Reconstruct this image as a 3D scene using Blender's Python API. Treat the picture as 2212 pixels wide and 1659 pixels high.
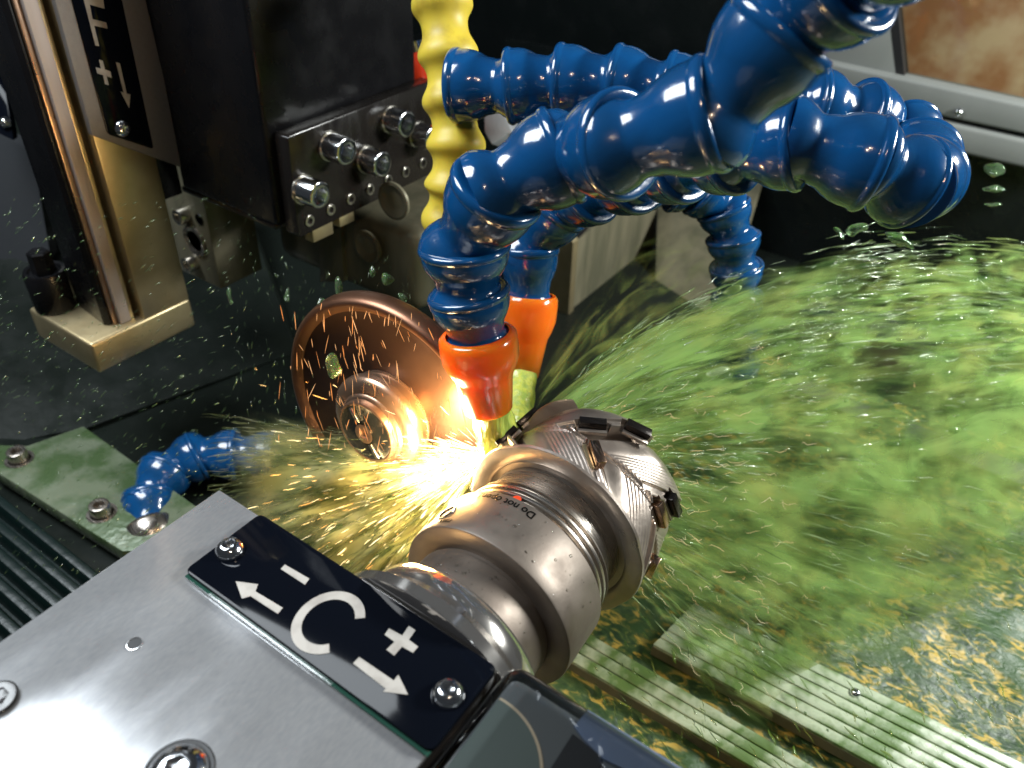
import bpy, bmesh, math, random
import numpy as np
from mathutils import Vector, Matrix, noise as mnoise
random.seed(7); rng = np.random.default_rng(7)
R = math.radians
for o in list(bpy.data.objects): bpy.data.objects.remove(o)
SC = bpy.context.scene; COL = SC.collection

# ------------------------------------------------------------------ camera
# world frame = machine frame: X to the right along the bed, Y away along the tool axis, Z up (metres)
YAW = R(32.2); PITCH = R(37.0); ROLL = R(3.5); CAM = np.array([0., 0., .42]); FOC = 1659.
_f = np.array([0, math.cos(PITCH), -math.sin(PITCH)]); _u = np.array([0, math.sin(PITCH), math.cos(PITCH)]); _r = np.array([1., 0, 0])
_r2 = _r*math.cos(ROLL)+_u*math.sin(ROLL); _u2 = _u*math.cos(ROLL)-_r*math.sin(ROLL)
_M = np.array([[math.cos(YAW), -math.sin(YAW), 0], [math.sin(YAW), math.cos(YAW), 0], [0, 0, 1]])
CR, CU, CF = _M@_r2, _M@_u2, _M@_f
cam = bpy.data.cameras.new('camera'); cam.sensor_width = 36; cam.lens = 27; cam.clip_start = .01; cam.clip_end = 50
cam.dof.use_dof = True; cam.dof.focus_distance = .33; cam.dof.aperture_fstop = 11
camo = bpy.data.objects.new('camera', cam); COL.objects.link(camo); SC.camera = camo
camo.matrix_world = Matrix(((CR[0], CU[0], -CF[0], CAM[0]), (CR[1], CU[1], -CF[1], CAM[1]), (CR[2], CU[2], -CF[2], CAM[2]), (0, 0, 0, 1)))

def ray(x, y): return CF+CR*(x-1106)/FOC+CU*(829.5-y)/FOC
def at(x, y, d): return CAM+d*ray(x, y)
def on(ax, val, x, y):
    d = ray(x, y); return CAM+d*(val-CAM[ax])/d[ax]
def onx(v, x, y): return on(0, v, x, y)
def ony(v, x, y): return on(1, v, x, y)
def onz(v, x, y): return on(2, v, x, y)

# ------------------------------------------------------------------ world, lamps, exposure
W = bpy.data.worlds.new('World'); SC.world = W; W.use_nodes = True
W.node_tree.nodes['Background'].inputs[0].default_value = (.55, .62, .7, 1); W.node_tree.nodes['Background'].inputs[1].default_value = .055
def lamp(kind, name, loc, target, energy, color, size=.1, size_y=None):
    l = bpy.data.lights.new(name, kind); l.energy = energy; l.color = color
    if kind == 'AREA':
        l.shape = 'RECTANGLE'; l.size = size; l.size_y = size_y or size
    else: l.shadow_soft_size = size
    o = bpy.data.objects.new(name, l); COL.objects.link(o); o.location = loc
    o.rotation_euler = (Vector(target)-Vector(loc)).to_track_quat('-Z', 'Y').to_euler()
    return o
l_ = lamp('AREA', 'cabinet_led_lamp', (-.60, .010, .82), (-.5, .1, .1), 9.5, (.88, .95, 1), .46, .32); l_.rotation_euler = (R(10), R(-16), 0)
lamp('AREA', 'bed_led_lamp', (.42, .74, .56), (.0, .48, .10), 12.5, (.95, .98, .95), .30, .08)
lamp('POINT', 'warm_work_lamp', (.16, -.12, .80), (0, 0, 0), 1.5, (1, .78, .56), .012)
lamp('POINT', 'warm_work_lamp_small', (.19, -.06, .83), (0, 0, 0), .8, (1, .78, .56), .009)
SPARK = np.array([-.160, .228, .171])
lamp('POINT', 'spark_light', tuple(SPARK+np.array([-.018, -.008, .012])), (0, 0, 0), .62, (1, .58, .20), .012)
lamp('POINT', 'spark_trail_light', tuple(at(900, 1030, .372)), (0, 0, 0), 1.0, (1, .70, .34), .014)
SC.view_settings.view_transform = 'Standard'; SC.view_settings.look = 'None'; SC.view_settings.exposure = 0; SC.view_settings.gamma = 1
SC.render.engine = 'CYCLES'; SC.cycles.use_denoising = True; SC.cycles.max_bounces = 10; SC.cycles.transparent_max_bounces = 40
SC.cycles.transmission_bounces = 8; SC.cycles.sample_clamp_indirect = 6; SC.cycles.caustics_reflective = False; SC.cycles.caustics_refractive = False

# ------------------------------------------------------------------ materials
MATS = {}
def mat(name, col, rough=.4, metal=0., bump=None, var=None, coat=0., sss=None, trans=0., spec=.5, rvar=None, alpha=1., ior=1.45, stretch=(1, 1, 1), aniso=0., emis=None):
    """bump=(scale, strength, distance), var=(scale, colour, low, high), rvar=(scale, amount)"""
    m = bpy.data.materials.new(name); m.use_nodes = True; nt = m.node_tree; n = nt.nodes; L = nt.links
    b = n['Principled BSDF']; I = b.inputs
    I['Base Color'].default_value = (*col, 1); I['Roughness'].default_value = rough; I['Metallic'].default_value = metal
    I['Coat Weight'].default_value = coat; I['Coat Roughness'].default_value = .04; I['Specular IOR Level'].default_value = spec
    I['Transmission Weight'].default_value = trans; I['Alpha'].default_value = alpha; I['IOR'].default_value = ior; I['Anisotropic'].default_value = aniso
    if sss: I['Subsurface Weight'].default_value = sss[0]; I['Subsurface Radius'].default_value = sss[1]; I['Subsurface Scale'].default_value = sss[2]
    if emis: I['Emission Color'].default_value = (*emis[0], 1); I['Emission Strength'].default_value = emis[1]
    if bump or var or rvar:
        tc = n.new('ShaderNodeTexCoord'); mp = n.new('ShaderNodeMapping'); mp.inputs['Scale'].default_value = stretch; L.new(tc.outputs['Object'], mp.inputs['Vector'])
    def nz(scale, detail=4):
        t = n.new('ShaderNodeTexNoise'); t.inputs['Scale'].default_value = scale; t.inputs['Detail'].default_value = detail; L.new(mp.outputs[0], t.inputs['Vector']); return t
    if var:
        t = nz(var[0]); mr = n.new('ShaderNodeMapRange'); mr.inputs[1].default_value = var[2]; mr.inputs[2].default_value = var[3]; L.new(t.outputs['Fac'], mr.inputs[0])
        mx = n.new('ShaderNodeMix'); mx.data_type = 'RGBA'; mx.inputs[6].default_value = (*col, 1); mx.inputs[7].default_value = (*var[1], 1); L.new(mr.outputs[0], mx.inputs[0]); L.new(mx.outputs[2], I['Base Color'])
    if rvar:
        t = nz(rvar[0]); mr = n.new('ShaderNodeMapRange'); mr.inputs[1].default_value = .3; mr.inputs[2].default_value = .7; mr.inputs[3].default_value = max(.02, rough-rvar[1]); mr.inputs[4].default_value = rough+rvar[1]; L.new(t.outputs['Fac'], mr.inputs[0]); L.new(mr.outputs[0], I['Roughness'])
    if bump:
        t = nz(bump[0], 6); bp = n.new('ShaderNodeBump'); bp.inputs['Strength'].default_value = bump[1]; bp.inputs['Distance'].default_value = bump[2]; L.new(t.outputs['Fac'], bp.inputs['Height']); L.new(bp.outputs[0], I['Normal'])
    MATS[name] = m; return m
M_BLUE = mat('blue_plastic', (.004, .066, .205), .17, coat=.75, bump=(60, .22, .002), rvar=(38, .07), var=(34, (.006, .048, .13), .46, .70), sss=(.15, (.2, .6, 1), .004))
M_ORANGE = mat('orange_plastic', (.88, .17, .010), .18, coat=.5, sss=(.95, (1, .35, .06), .022), bump=(80, .15, .001))
M_YELLOW = mat('yellow_plastic', (.64, .49, .05), .46, sss=(.3, (1, .6, .1), .005), var=(60, (.36, .25, .03), .50, .74), bump=(220, .1, .0005))
M_STEEL = mat('turned_steel', (.40, .36, .32), .28, .95, bump=(120, .12, .0008), rvar=(60, .09), stretch=(1, 14, 1))
M_SATIN = mat('satin_steel', (.195, .165, .14), .50, .8, bump=(900, .10, .0003), rvar=(90, .1), var=(40, (.15, .12, .10), .4, .7))
M_POLISH = mat('polished_steel', (.60, .57, .54), .13, .92, bump=(50, .08, .0006), rvar=(40, .05))
M_CUT = mat('milled_steel', (.43, .37, .32), .36, .8, bump=(400, .18, .0005), rvar=(70, .1), var=(60, (.34, .28, .24), .45, .7))
M_ALU = mat('brushed_aluminium', (.64, .645, .655), .18, .72, rvar=(22, .06), bump=(900, .04, .0001), stretch=(3, 1, 1), var=(320, (.53, .545, .57), .3, .75))
M_CHROME = mat('chrome_screw', (.72, .73, .75), .14, 1, bump=(300, .12, .0004))
M_SCREW = mat('zinc_screw', (.66, .62, .55), .26, 1, bump=(400, .2, .0004))
M_BLACK = mat('black_oxide', (.006, .006, .007), .28, .0, bump=(500, .08, .0003), rvar=(60, .1), spec=.3)
M_BLACKM = mat('black_oxide_plate', (.011, .009, .008), .24, .0, bump=(300, .06, .0003), rvar=(50, .08), stretch=(1, 3, 1), spec=.6)
M_SIGN = mat('black_sign_plastic', (.003, .004, .007), .07, spec=.16)
M_MARK = mat('engraved_silver', (.46, .43, .39), .55, .25, bump=(500, .2, .0002), var=(120, (.30, .27, .24), .45, .75))
M_GLOWTINT = mat('glow_tinted_steel', (.55, .455, .27), .38, .85, bump=(700, .10, .0003), rvar=(40, .08), var=(35, (.42, .33, .18), .45, .7))  # gold of spark glow and yellow coolant reflections mixed into the steel's colour
M_RAIL = mat('guide_rail_steel', (.36, .31, .285), .6, .35, bump=(260, .12, .0003), stretch=(6, 6, .4), rvar=(40, .08))
M_BLAST = mat('blasted_steel', (.21, .20, .195), .6, .35, bump=(1700, .55, .0004), rvar=(400, .1))
M_WHEEL = mat('bronze_wheel', (.23, .115, .07), .34, .85, bump=(30, .05, .0006), rvar=(30, .06))
M_WHEELF = mat('wheel_dark_face', (.07, .04, .03), .42, .75, rvar=(30, .1))
M_HUB = mat('wheel_hub_steel', (.40, .26, .18), .30, .85, rvar=(50, .06))
M_OLIVE = mat('oily_grey_casting', (.20, .18, .12), .42, .25, bump=(160, .15, .0006), rvar=(30, .12), var=(16, (.12, .115, .075), .4, .65), stretch=(3, 3, .7))
M_DARK = mat('dark_wet_sheet', (.006, .008, .008), .22, .0, bump=(40, .35, .003), rvar=(25, .12))
M_DARKF = mat('dark_floor_sheet', (.009, .012, .010), .34, .0, bump=(70, .2, .002), rvar=(40, .12), spec=.2)
M_GREY = mat('grey_enclosure_paint', (.20, .21, .20), .45, bump=(300, .04, .0004), var=(14, (.17, .18, .17), .4, .65))
M_GASK = mat('black_rubber', (.01, .01, .011), .5)
M_BAR = mat('coolant_wet_bar', (.15, .18, .12), .24, .1, bump=(90, .5, .002), var=(45, (.06, .10, .04), .40, .60), rvar=(50, .1))
M_RIB = mat('ribbed_strip_plastic', (.38, .44, .31), .34, bump=(160, .35, .001), var=(55, (.10, .17, .05), .42, .58), rvar=(70, .12))
M_BELLOW = mat('dark_bellows', (.004, .012, .011), .35, bump=(140, .4, .001))
M_INS = mat('dark_carbide', (.035, .030, .028), .22, .75, bump=(400, .1, .0003))
M_INSF = mat('bright_carbide', (.52, .34, .24), .20, 1, bump=(300, .1, .0003))
def glassy(name, tint, amount, rough=.03):
    m = bpy.data.materials.new(name); m.use_nodes = True; nt = m.node_tree; n = nt.nodes; L = nt.links; n.remove(n['Principled BSDF'])
    tr = n.new('ShaderNodeBsdfTransparent'); tr.inputs[0].default_value = (*tint, 1); g = n.new('ShaderNodeBsdfGlossy'); g.inputs['Roughness'].default_value = rough; fr = n.new('ShaderNodeFresnel'); fr.inputs[0].default_value = 1.5
    ml = n.new('ShaderNodeMath'); ml.operation = 'MULTIPLY'; ml.inputs[1].default_value = amount; ml.use_clamp = True; L.new(fr.outputs[0], ml.inputs[0]); mx = n.new('ShaderNodeMixShader'); L.new(ml.outputs[0], mx.inputs[0]); L.new(tr.outputs[0], mx.inputs[1]); L.new(g.outputs[0], mx.inputs[2])
    tc = n.new('ShaderNodeTexCoord'); t = n.new('ShaderNodeTexNoise'); t.inputs['Scale'].default_value = 60; L.new(tc.outputs['Object'], t.inputs[0]); bp = n.new('ShaderNodeBump'); bp.inputs['Strength'].default_value = .08; bp.inputs['Distance'].default_value = .001; L.new(t.outputs['Fac'], bp.inputs['Height']); L.new(bp.outputs[0], g.inputs['Normal']); L.new(bp.outputs[0], fr.inputs['Normal'])
    L.new(mx.outputs[0], n['Material Output'].inputs[0]); return m
M_BEAD = glassy('coolant_bead', (.97, .98, .96), .9)
M_GLASSY = glassy('clear_acrylic', (.92, .95, .96), 1.9)
M_UNUSED = mat('clear_acrylic', (.90, .94, .95), .04, trans=0, alpha=.22, spec=.8, coat=1.0, bump=(30, .05, .001))
M_INNER = mat('dark_inner_panel', (.085, .09, .092), .45, bump=(120, .1, .0005))
M_STRIPB = mat('blue_grey_panel', (.11, .14, .21), .45)
M_CREAM = mat('cream_edge', (.45, .36, .25), .4)
M_RED = mat('red_mark', (.8, .05, .01), .4)
M_INK = mat('black_ink', (.003, .003, .003), .9, spec=0)
M_BROWN = mat('brown_shop_floor', (.34, .15, .06), .5, bump=(20, .3, .004), var=(16, (.52, .36, .20), .40, .60))
M_MESH = mat('perforated_strip_metal', (.16, .15, .19), .4, .3)
M_WATER = None

# wet bed: green coolant film; yellow flecks are warm-light glints painted into its colour
def bed_material():
    m = bpy.data.materials.new('coolant_flooded_bed'); m.use_nodes = True; nt = m.node_tree; n = nt.nodes; L = nt.links; b = n['Principled BSDF']
    tc = n.new('ShaderNodeTexCoord'); mp = n.new('ShaderNodeMapping'); mp.inputs['Scale'].default_value = (1, 1.7, 1); mp.inputs['Rotation'].default_value = (0, 0, R(25)); L.new(tc.outputs['Object'], mp.inputs[0])
    def nz(s, d=5, dist=0.):
        t = n.new('ShaderNodeTexNoise'); t.inputs['Scale'].default_value = s; t.inputs['Detail'].default_value = d; t.inputs['Distortion'].default_value = dist; L.new(mp.outputs[0], t.inputs[0]); return t
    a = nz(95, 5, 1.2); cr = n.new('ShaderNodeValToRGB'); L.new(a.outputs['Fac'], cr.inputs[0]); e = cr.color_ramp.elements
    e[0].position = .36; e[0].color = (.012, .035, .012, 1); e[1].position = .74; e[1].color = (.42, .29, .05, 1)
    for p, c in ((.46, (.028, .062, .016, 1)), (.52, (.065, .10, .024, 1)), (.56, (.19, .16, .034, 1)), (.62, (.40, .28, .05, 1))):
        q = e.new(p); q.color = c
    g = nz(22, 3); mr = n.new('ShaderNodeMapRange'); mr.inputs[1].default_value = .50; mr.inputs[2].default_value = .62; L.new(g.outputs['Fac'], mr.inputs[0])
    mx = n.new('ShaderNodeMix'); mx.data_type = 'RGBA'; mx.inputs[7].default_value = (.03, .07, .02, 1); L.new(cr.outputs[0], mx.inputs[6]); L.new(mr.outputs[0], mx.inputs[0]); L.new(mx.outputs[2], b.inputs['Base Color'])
    b.inputs['Roughness'].default_value = .46; b.inputs['Coat Weight'].default_value = .0; b.inputs['Coat Roughness'].default_value = .03
    h = nz(130, 6, .8); bp = n.new('ShaderNodeBump'); bp.inputs['Strength'].default_value = .4; bp.inputs['Distance'].default_value = .003; L.new(h.outputs['Fac'], bp.inputs['Height']); L.new(bp.outputs[0], b.inputs['Normal'])
    return m
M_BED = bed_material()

# ------------------------------------------------------------------ mesh helpers
ORG = {}
def setprops(o, label=None, cat=None, group=None, kind=None):
    if label: o['label'] = label
    if cat: o['category'] = cat
    if group: o['group'] = group
    if kind: o['kind'] = kind
    return o
def link(o, org, parent=None):
    org = np.array(org, float); COL.objects.link(o); ORG[o] = org
    if parent is not None: o.parent = parent; o.location = org-ORG[parent]
    else: o.location = org
    return o
def thing(name, loc, label, cat, group=None):
    o = bpy.data.objects.new(name, None); o.empty_display_size = .01; link(o, loc); return setprops(o, label, cat, group)
def mk(name, verts, faces, m, parent=None, smooth=False, angle=None, mats=None, fm=None):
    verts = np.array(verts, float); org = (verts.min(0)+verts.max(0))/2
    me = bpy.data.meshes.new(name); me.from_pydata((verts-org).tolist(), [], faces); 
    me.materials.append(m)
    for x in (mats or []): me.materials.append(x)
    if fm is not None: me.polygons.foreach_set('material_index', fm)
    bm = bmesh.new(); bm.from_mesh(me); bmesh.ops.recalc_face_normals(bm, faces=bm.faces); bm.to_mesh(me); bm.free()
    if smooth: shade(me, angle)
    o = bpy.data.objects.new(name, me); return link(o, org, parent)
def shade(me, angle=None):
    me.shade_smooth()
    if angle is not None: me.set_sharp_from_angle(angle=R(angle))
def finish(name, bm, m, parent=None, smooth=True, angle=35):
    bmesh.ops.recalc_face_normals(bm, faces=bm.faces)
    co = np.array([v.co[:] for v in bm.verts]); org = (co.min(0)+co.max(0))/2
    for v in bm.verts: v.co -= Vector(org)
    me = bpy.data.meshes.new(name); bm.to_mesh(me); bm.free(); me.materials.append(m)
    if smooth: shade(me, angle)
    return link(bpy.data.objects.new(name, me), org, parent)
def bevel(bm, w, seg=2, edges=None):
    if w > 0: bmesh.ops.bevel(bm, geom=edges or bm.edges[:], offset=w, segments=seg, profile=.5, affect='EDGES', clamp_overlap=True)
def box(name, lo, hi, m, parent=None, bev=.0006, seg=2):
    bm = bmesh.new(); bmesh.ops.create_cube(bm, size=1); lo = np.minimum(lo, hi); hi = np.maximum(np.array(lo), hi)
    for v in bm.verts: v.co = Vector(tuple(lo[i]+(v.co[i]+.5)*(hi[i]-lo[i]) for i in range(3)))
    bevel(bm, bev, seg); return finish(name, bm, m, parent)
def prism(name, pts, direction, m, parent=None, bev=.0, seg=2):
    """planar polygon pts (3-D) extruded along direction"""
    bm = bmesh.new(); d = Vector(direction); a = [bm.verts.new(Vector(p)) for p in pts]; b = [bm.verts.new(Vector(p)+d) for p in pts]; k = len(pts)
    bm.faces.new(a); bm.faces.new(b[::-1])
    for i in range(k): bm.faces.new((a[i], b[i], b[(i+1) % k], a[(i+1) % k]))
    bmesh.ops.recalc_face_normals(bm, faces=bm.faces)
    bevel(bm, bev, seg); return finish(name, bm, m, parent)
def frame(axis, up=(0, 0, 1)):
    z = Vector(axis).normalized(); u = Vector(up)
    if abs(z.dot(u)) > .95: u = Vector((0, 1, 0))
    x = u.cross(z).normalized(); y = z.cross(x); return np.array(x), np.array(y), np.array(z)
def lathe(name, prof, org, axis, m, parent=None, seg=64, smooth=True, angle=35, caps=True, rfun=None, up=(0, 0, 1)):
    x, y, z = frame(axis, up); org = np.array(org, float); V = []; F = []
    for s, r in prof:
        for i in range(seg):
            a = 2*math.pi*i/seg; rr = r if rfun is None else rfun(s, r, a)
            V.append(org+z*s+(x*math.cos(a)+y*math.sin(a))*rr)
    k = len(prof)
    for j in range(k-1):
        for i in range(seg): F.append((j*seg+i, j*seg+(i+1) % seg, (j+1)*seg+(i+1) % seg, (j+1)*seg+i))
    if caps: F.append(tuple(range(seg))[::-1]); F.append(tuple((k-1)*seg+i for i in range(seg)))
    return mk(name, V, F, m, parent, smooth, angle)
def hexr(r):
    def f(a): 
        a = a % (math.pi/3); return r*math.cos(math.pi/6)/math.cos(a-math.pi/6)
    return f
def cap_screw(name, pos, axis, r, h, m, parent=None, dome=False, depth=None):
    hr = hexr(r*.60 if not dome else r*.42); depth = depth or h*.55
    def rf(s, rr, a): return hr(a) if rr < 0 else rr
    if dome: prof = [(0, r*1.0), (h*.12, r), (h*.45, r*.90), (h*.75, r*.74), (h*.93, r*.58), (h, r*.47), (h*1.0, -1), (h-depth, -1), (h-depth-.0004, r*.1)]
    else: prof = [(-h*.02, r), (h*.90, r), (h*.97, r*.97), (h, r*.90), (h, r*.72), (h*.985, -1), (h-depth, -1), (h-depth-.0006, r*.1)]
    return lathe(name, prof, pos, axis, m, parent, seg=30, rfun=rf, angle=40)
def poly_on(plane, val, pts): return [on(plane, val, *p) for p in pts]
def text_flat(body, m, size):
    c = bpy.data.curves.new('t', 'FONT'); c.body = body; c.size = size; c.align_x = 'CENTER'; c.resolution_u = 6; c.offset = size*.012; o = bpy.data.objects.new('t', c); COL.objects.link(o)
    dg = bpy.context.evaluated_depsgraph_get(); me = bpy.data.meshes.new_from_object(o.evaluated_get(dg)); bpy.data.objects.remove(o)
    bm = bmesh.new(); bm.from_mesh(me); bmesh.ops.triangulate(bm, faces=bm.faces); bmesh.ops.subdivide_edges(bm, edges=[e for e in bm.edges if e.calc_length() > size*.12], cuts=2); bmesh.ops.triangulate(bm, faces=bm.faces)
    V = [v.co[:] for v in bm.verts]; bm.verts.index_update(); F = [tuple(v.index for v in f.verts) for f in bm.faces]; bm.free(); return np.array(V), F

# ================================================================== SETTING
# machine bed (flooded with coolant)
nx, ny = 150, 150; V = []
for j in range(ny+1):
    for i in range(nx+1):
        x = -.16+.80*i/nx; y = -.25+.915*j/ny
        V.append((x, y, .0035*mnoise.fractal(Vector((x*26, y*34, 0)), .8, 2.2, 4)))
F = [(j*(nx+1)+i, j*(nx+1)+i+1, (j+1)*(nx+1)+i+1, (j+1)*(nx+1)+i) for j in range(ny) for i in range(nx)]
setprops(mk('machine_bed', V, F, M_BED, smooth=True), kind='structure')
setprops(box('shaded_bed', (-.95, -.25, -.10), (-.161, 1.0, .0), M_DARKF, bev=0), kind='structure')  # left part of the bed, its low light put into a dark colour
setprops(box('drain_trough', (-.30, .64, -.09), (.75, .90, -.07), M_DARK, bev=0), kind='structure')
setprops(box('bed_edge', (-.16, .650, -.08), (.64, .664, -.004), M_DARK, bev=0), kind='structure')
# dark enclosure walls behind
setprops(box('back_wall', (-.95, .98, -.02), (-.215, 1.0, .75), M_DARK, bev=0), kind='structure')
setprops(box('side_wall', (-.97, -.1, -.02), (-.95, 1.0, .75), M_DARK, bev=0), kind='structure')
# sloping dark splash sheet behind the column on the left
p = [onz(.02, -80, 900), onz(.02, 480, 900), at(520, 560, .74), at(-80, 300, .78)]
setprops(prism('splash_sheet', [at(-120, 980, .60), at(185, 925, .615), at(640, 760, .72), at(520, 420, .86), at(-120, 200, .80)], (-.01, .012, -.012), M_DARKF), kind='structure')

# grey enclosure wall and ledge, right back (all on the plane y = .859)
YW = .859
setprops(prism('enclosure_panel', [ony(YW, 1640, -160), ony(YW, 1898, -160), ony(YW, 1937, 172), ony(YW, 1640, 118)], (0, .012, 0), M_GREY, bev=.001), kind='structure')
lg = thing('enclosure_ledge', ony(YW, 2000, 290), 'pale grey painted ledge with a dark seam below the window', 'ledge')
prism('upper_rail', [ony(YW-.012, 1560, 84), ony(YW-.012, 2330, 252), ony(YW-.012, 2330, 316), ony(YW-.012, 1560, 150)], (0, .03, 0), M_GREY, lg, .003, 3)
prism('lower_rail', [ony(YW-.014, 1560, 158), ony(YW-.014, 2330, 327), ony(YW-.014, 2330, 392), ony(YW-.014, 1560, 214)], (0, .03, 0), M_GREY, lg, .004, 3)
prism('seam', [ony(YW-.002, 1560, 140), ony(YW-.002, 2330, 306), ony(YW-.002, 2330, 336), ony(YW-.002, 1560, 170)], (0, .02, 0), M_GASK, lg)
cap_screw('screw', ony(YW-.013, 2070, 243), (0, -1, 0), .0045, .004, M_CHROME, lg, dome=True)
setprops(prism('window_gasket', [ony(YW, 1899, -160), ony(YW, 1921, -160), ony(YW, 1955, 178), ony(YW, 1937, 173)], (0, .02, 0), M_GASK), 'black rubber gasket between grey panel and brown window view', 'gasket')
setprops(prism('workshop_floor', [ony(1.25, 1880, -300), ony(1.25, 2500, -300), ony(1.25, 2500, 330), ony(1.25, 1880, 330)], (0, .03, 0), M_BROWN), kind='structure')
setprops(prism('window_pane', [ony(YW+.008, 1925, -160), ony(YW+.008, 2400, -160), ony(YW+.008, 2400, 262), ony(YW+.008, 1958, 176)], (0, .004, 0), glassy('window_glass', (.92, .95, .93), .5)), 'clear wet window pane with a brown blur behind it', 'window')
setprops(box('trough_wall', (-.6, .885, -.03), (.7, .90, .175), M_DARK, bev=0), kind='structure')

# olive casting at the back
bc = thing('back_casting', (-.33, .62, 0), 'oily olive grey casting standing behind the orange nozzles', 'casting')
xb, yb, _z = at(1238, 525, .75)
prism('front_face', [ony(yb, 1110, 430), ony(yb, 1190, 455), ony(yb, 1238, 525), ony(yb, 1225, 720), ony(yb, 1090, 720)], (0, .01, 0), M_GLOWTINT, bc)  # gold face has the spark light in its colour; side face stays olive
prism('side_face', [onx(xb, 1239, 526), onx(xb, 1420, 380), onx(xb, 1408, 700), onx(xb, 1226, 720)], (-.01, 0, 0), M_OLIVE, bc)
prism('top_chamfer', [at(1190, 455, .745), at(1330, 415, .83), at(1400, 392, .88), at(1240, 522, .752)], (-.004, .004, -.006), M_BLACK, bc)
prism('rear_face', [at(1424, 360, .93), at(1660, 340, .90), at(1545, 720, .80), at(1412, 720, .84)], (0, .01, 0), M_OLIVE, bc)
prism('cross_bar', [at(1180, 428, .80), at(1370, 428, .90), at(1350, 455, .90), at(1170, 455, .80)], (0, .01, -.004), M_BLACKM, bc)
setprops(prism('grey_bracket', [at(1045, 225, .62), at(1090, 250, .62), at(1110, 288, .62), at(1095, 290, .62), at(1062, 312, .62), at(1046, 285, .62)], (0, .02, -.01), mat('grey_plate', (.30, .31, .32), .5, .3, bump=(300, .2, .0005)), bev=.001), 'small grey bracket plate showing between yellow hose and blue hose', 'bracket')

# bed furniture on the right: ribbed strips
def ribbed(name, vtop, vbot, x0, x1, z, n, label, nlines_gap=.0016):
    t = thing(name, onz(z, *vtop[0]), label, 'ribbed strip', 'ribbed strips lying on the bed')
    a0, a1 = onz(z, *vtop[0]), onz(z, *vtop[1]); b0, b1 = onz(z, *vbot[0]), onz(z, *vbot[1])
    for k in range(n):
        f0 = k/n; f1 = (k+1)/n; g = .05
        q = [a0+(b0-a0)*(f0+g/n), a1+(b1-a1)*(f0+g/n), a1+(b1-a1)*(f1-g/n), a0+(b0-a0)*(f1-g/n)]
        prism('rib', q, (0, 0, -.006), M_RIB, t, .0007, 2)
    w = [a0, a1, b1, b0]; prism('base', [np.array(i)-np.array((0, 0, .0022)) for i in w], (0, 0, -.008), M_OLIVE, t)
    return t
r1 = ribbed('ribbed_strip', [(1500, 1301), (2330, 1705)], [(1410, 1392), (2160, 1800)], 0, 1, .012, 6, 'wide pale green ribbed strip lying on the flooded bed')
for k, v in enumerate(((1640, 1410), (1847, 1497))): 
    o = cap_screw('screw', onz(.012, *v), (0, 0, 1), .0032, .0025, M_CHROME, r1, dome=True)
ribbed('ribbed_strip', [(1265, 1362), (1900, 1740)], [(1220, 1420), (1800, 1760)], 0, 1, .010, 3, 'narrow pale ribbed strip next to the clear cover')
def perforated(quad, nu, nv, label):
    t = thing('perforated_strip', at(*quad[0]), label, 'perforated strip', 'perforated strips along the trough')
    q = [onz(.02, *p[:2]) for p in quad]; V = []; F = []
    for j in range(nv+1):
        for i in range(nu+1):
            u, v = i/nu, j/nv; V.append((q[0]*(1-u)+q[1]*u)*(1-v)+(q[3]*(1-u)+q[2]*u)*v)
    k = 0; W_ = nu+1
    for j in range(nv):
        for i in range(nu):
            c = [V[j*W_+i], V[j*W_+i+1], V[(j+1)*W_+i+1], V[(j+1)*W_+i]]; m_ = sum(c)/4; b = len(V)
            V += [m_+(x-m_)*.5 for x in c]; ids = (j*W_+i, j*W_+i+1, (j+1)*W_+i+1, (j+1)*W_+i)
            for e in range(4): F.append((ids[e], ids[(e+1) % 4], b+(e+1) % 4, b+e))
    o = mk('mesh_sheet', V, F, M_MESH, t); sol = o.modifiers.new('s', 'SOLIDIFY'); sol.thickness = .001
    prism('backing', [x-np.array((0, 0, .004)) for x in q], (0, 0, -.004), M_GASK, t)
perforated([(1712, 808, .7), (1880, 880, .7), (1858, 908, .7), (1705, 835, .7)], 40, 7, 'dark violet perforated strip showing through the middle of the spray')
perforated([(1965, 915, .7), (2225, 1010, .7), (2210, 1050, .7), (1950, 945, .7)], 52, 8, 'violet perforated strip at the right picture edge in the trough')

# left bed bar with two screws and the bellows
lb = thing('clamping_bar', onz(.02, 200, 1050), 'pale green wet flat bar with two socket screws on the bed', 'bar')
prism('bar', poly_on(2, .02, [(-60, 960), (-20, 1012), (262, 1190), (560, 1190), (180, 920), (60, 962)]), (0, 0, -.012), M_BAR, lb, .001)
for v in ((42, 992), (220, 1108)):
    q = onz(.02, *v); o = lathe('counterbore', [(0, .0098), (.0004, .0098), (.0004, .0075), (-.002, .0072)], q, (0, 0, 1), M_STEEL, lb, 32)
    cap_screw('screw', q, (0, 0, 1), .0066, .0085, M_STEEL, lb)
bl = thing('bellows', onz(.0, 100, 1250), 'dark green ribbed bellows left of the aluminium housing', 'bellows')
q0 = onz(.01, -60, 1000); y = q0[1]-.004
for k in range(9):
    yy = y-.0125*k
    prism('fold', [(-.62, yy, .004), (-.62, yy-.0115, .004), (-.62, yy-.0085, .016), (-.62, yy-.003, .016)], (.30, 0, 0), M_BELLOW, bl, .001)
box('base_sheet', (-.62, y-.12, .0), (-.32, y, .005), M_BELLOW, bl, 0)

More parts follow.
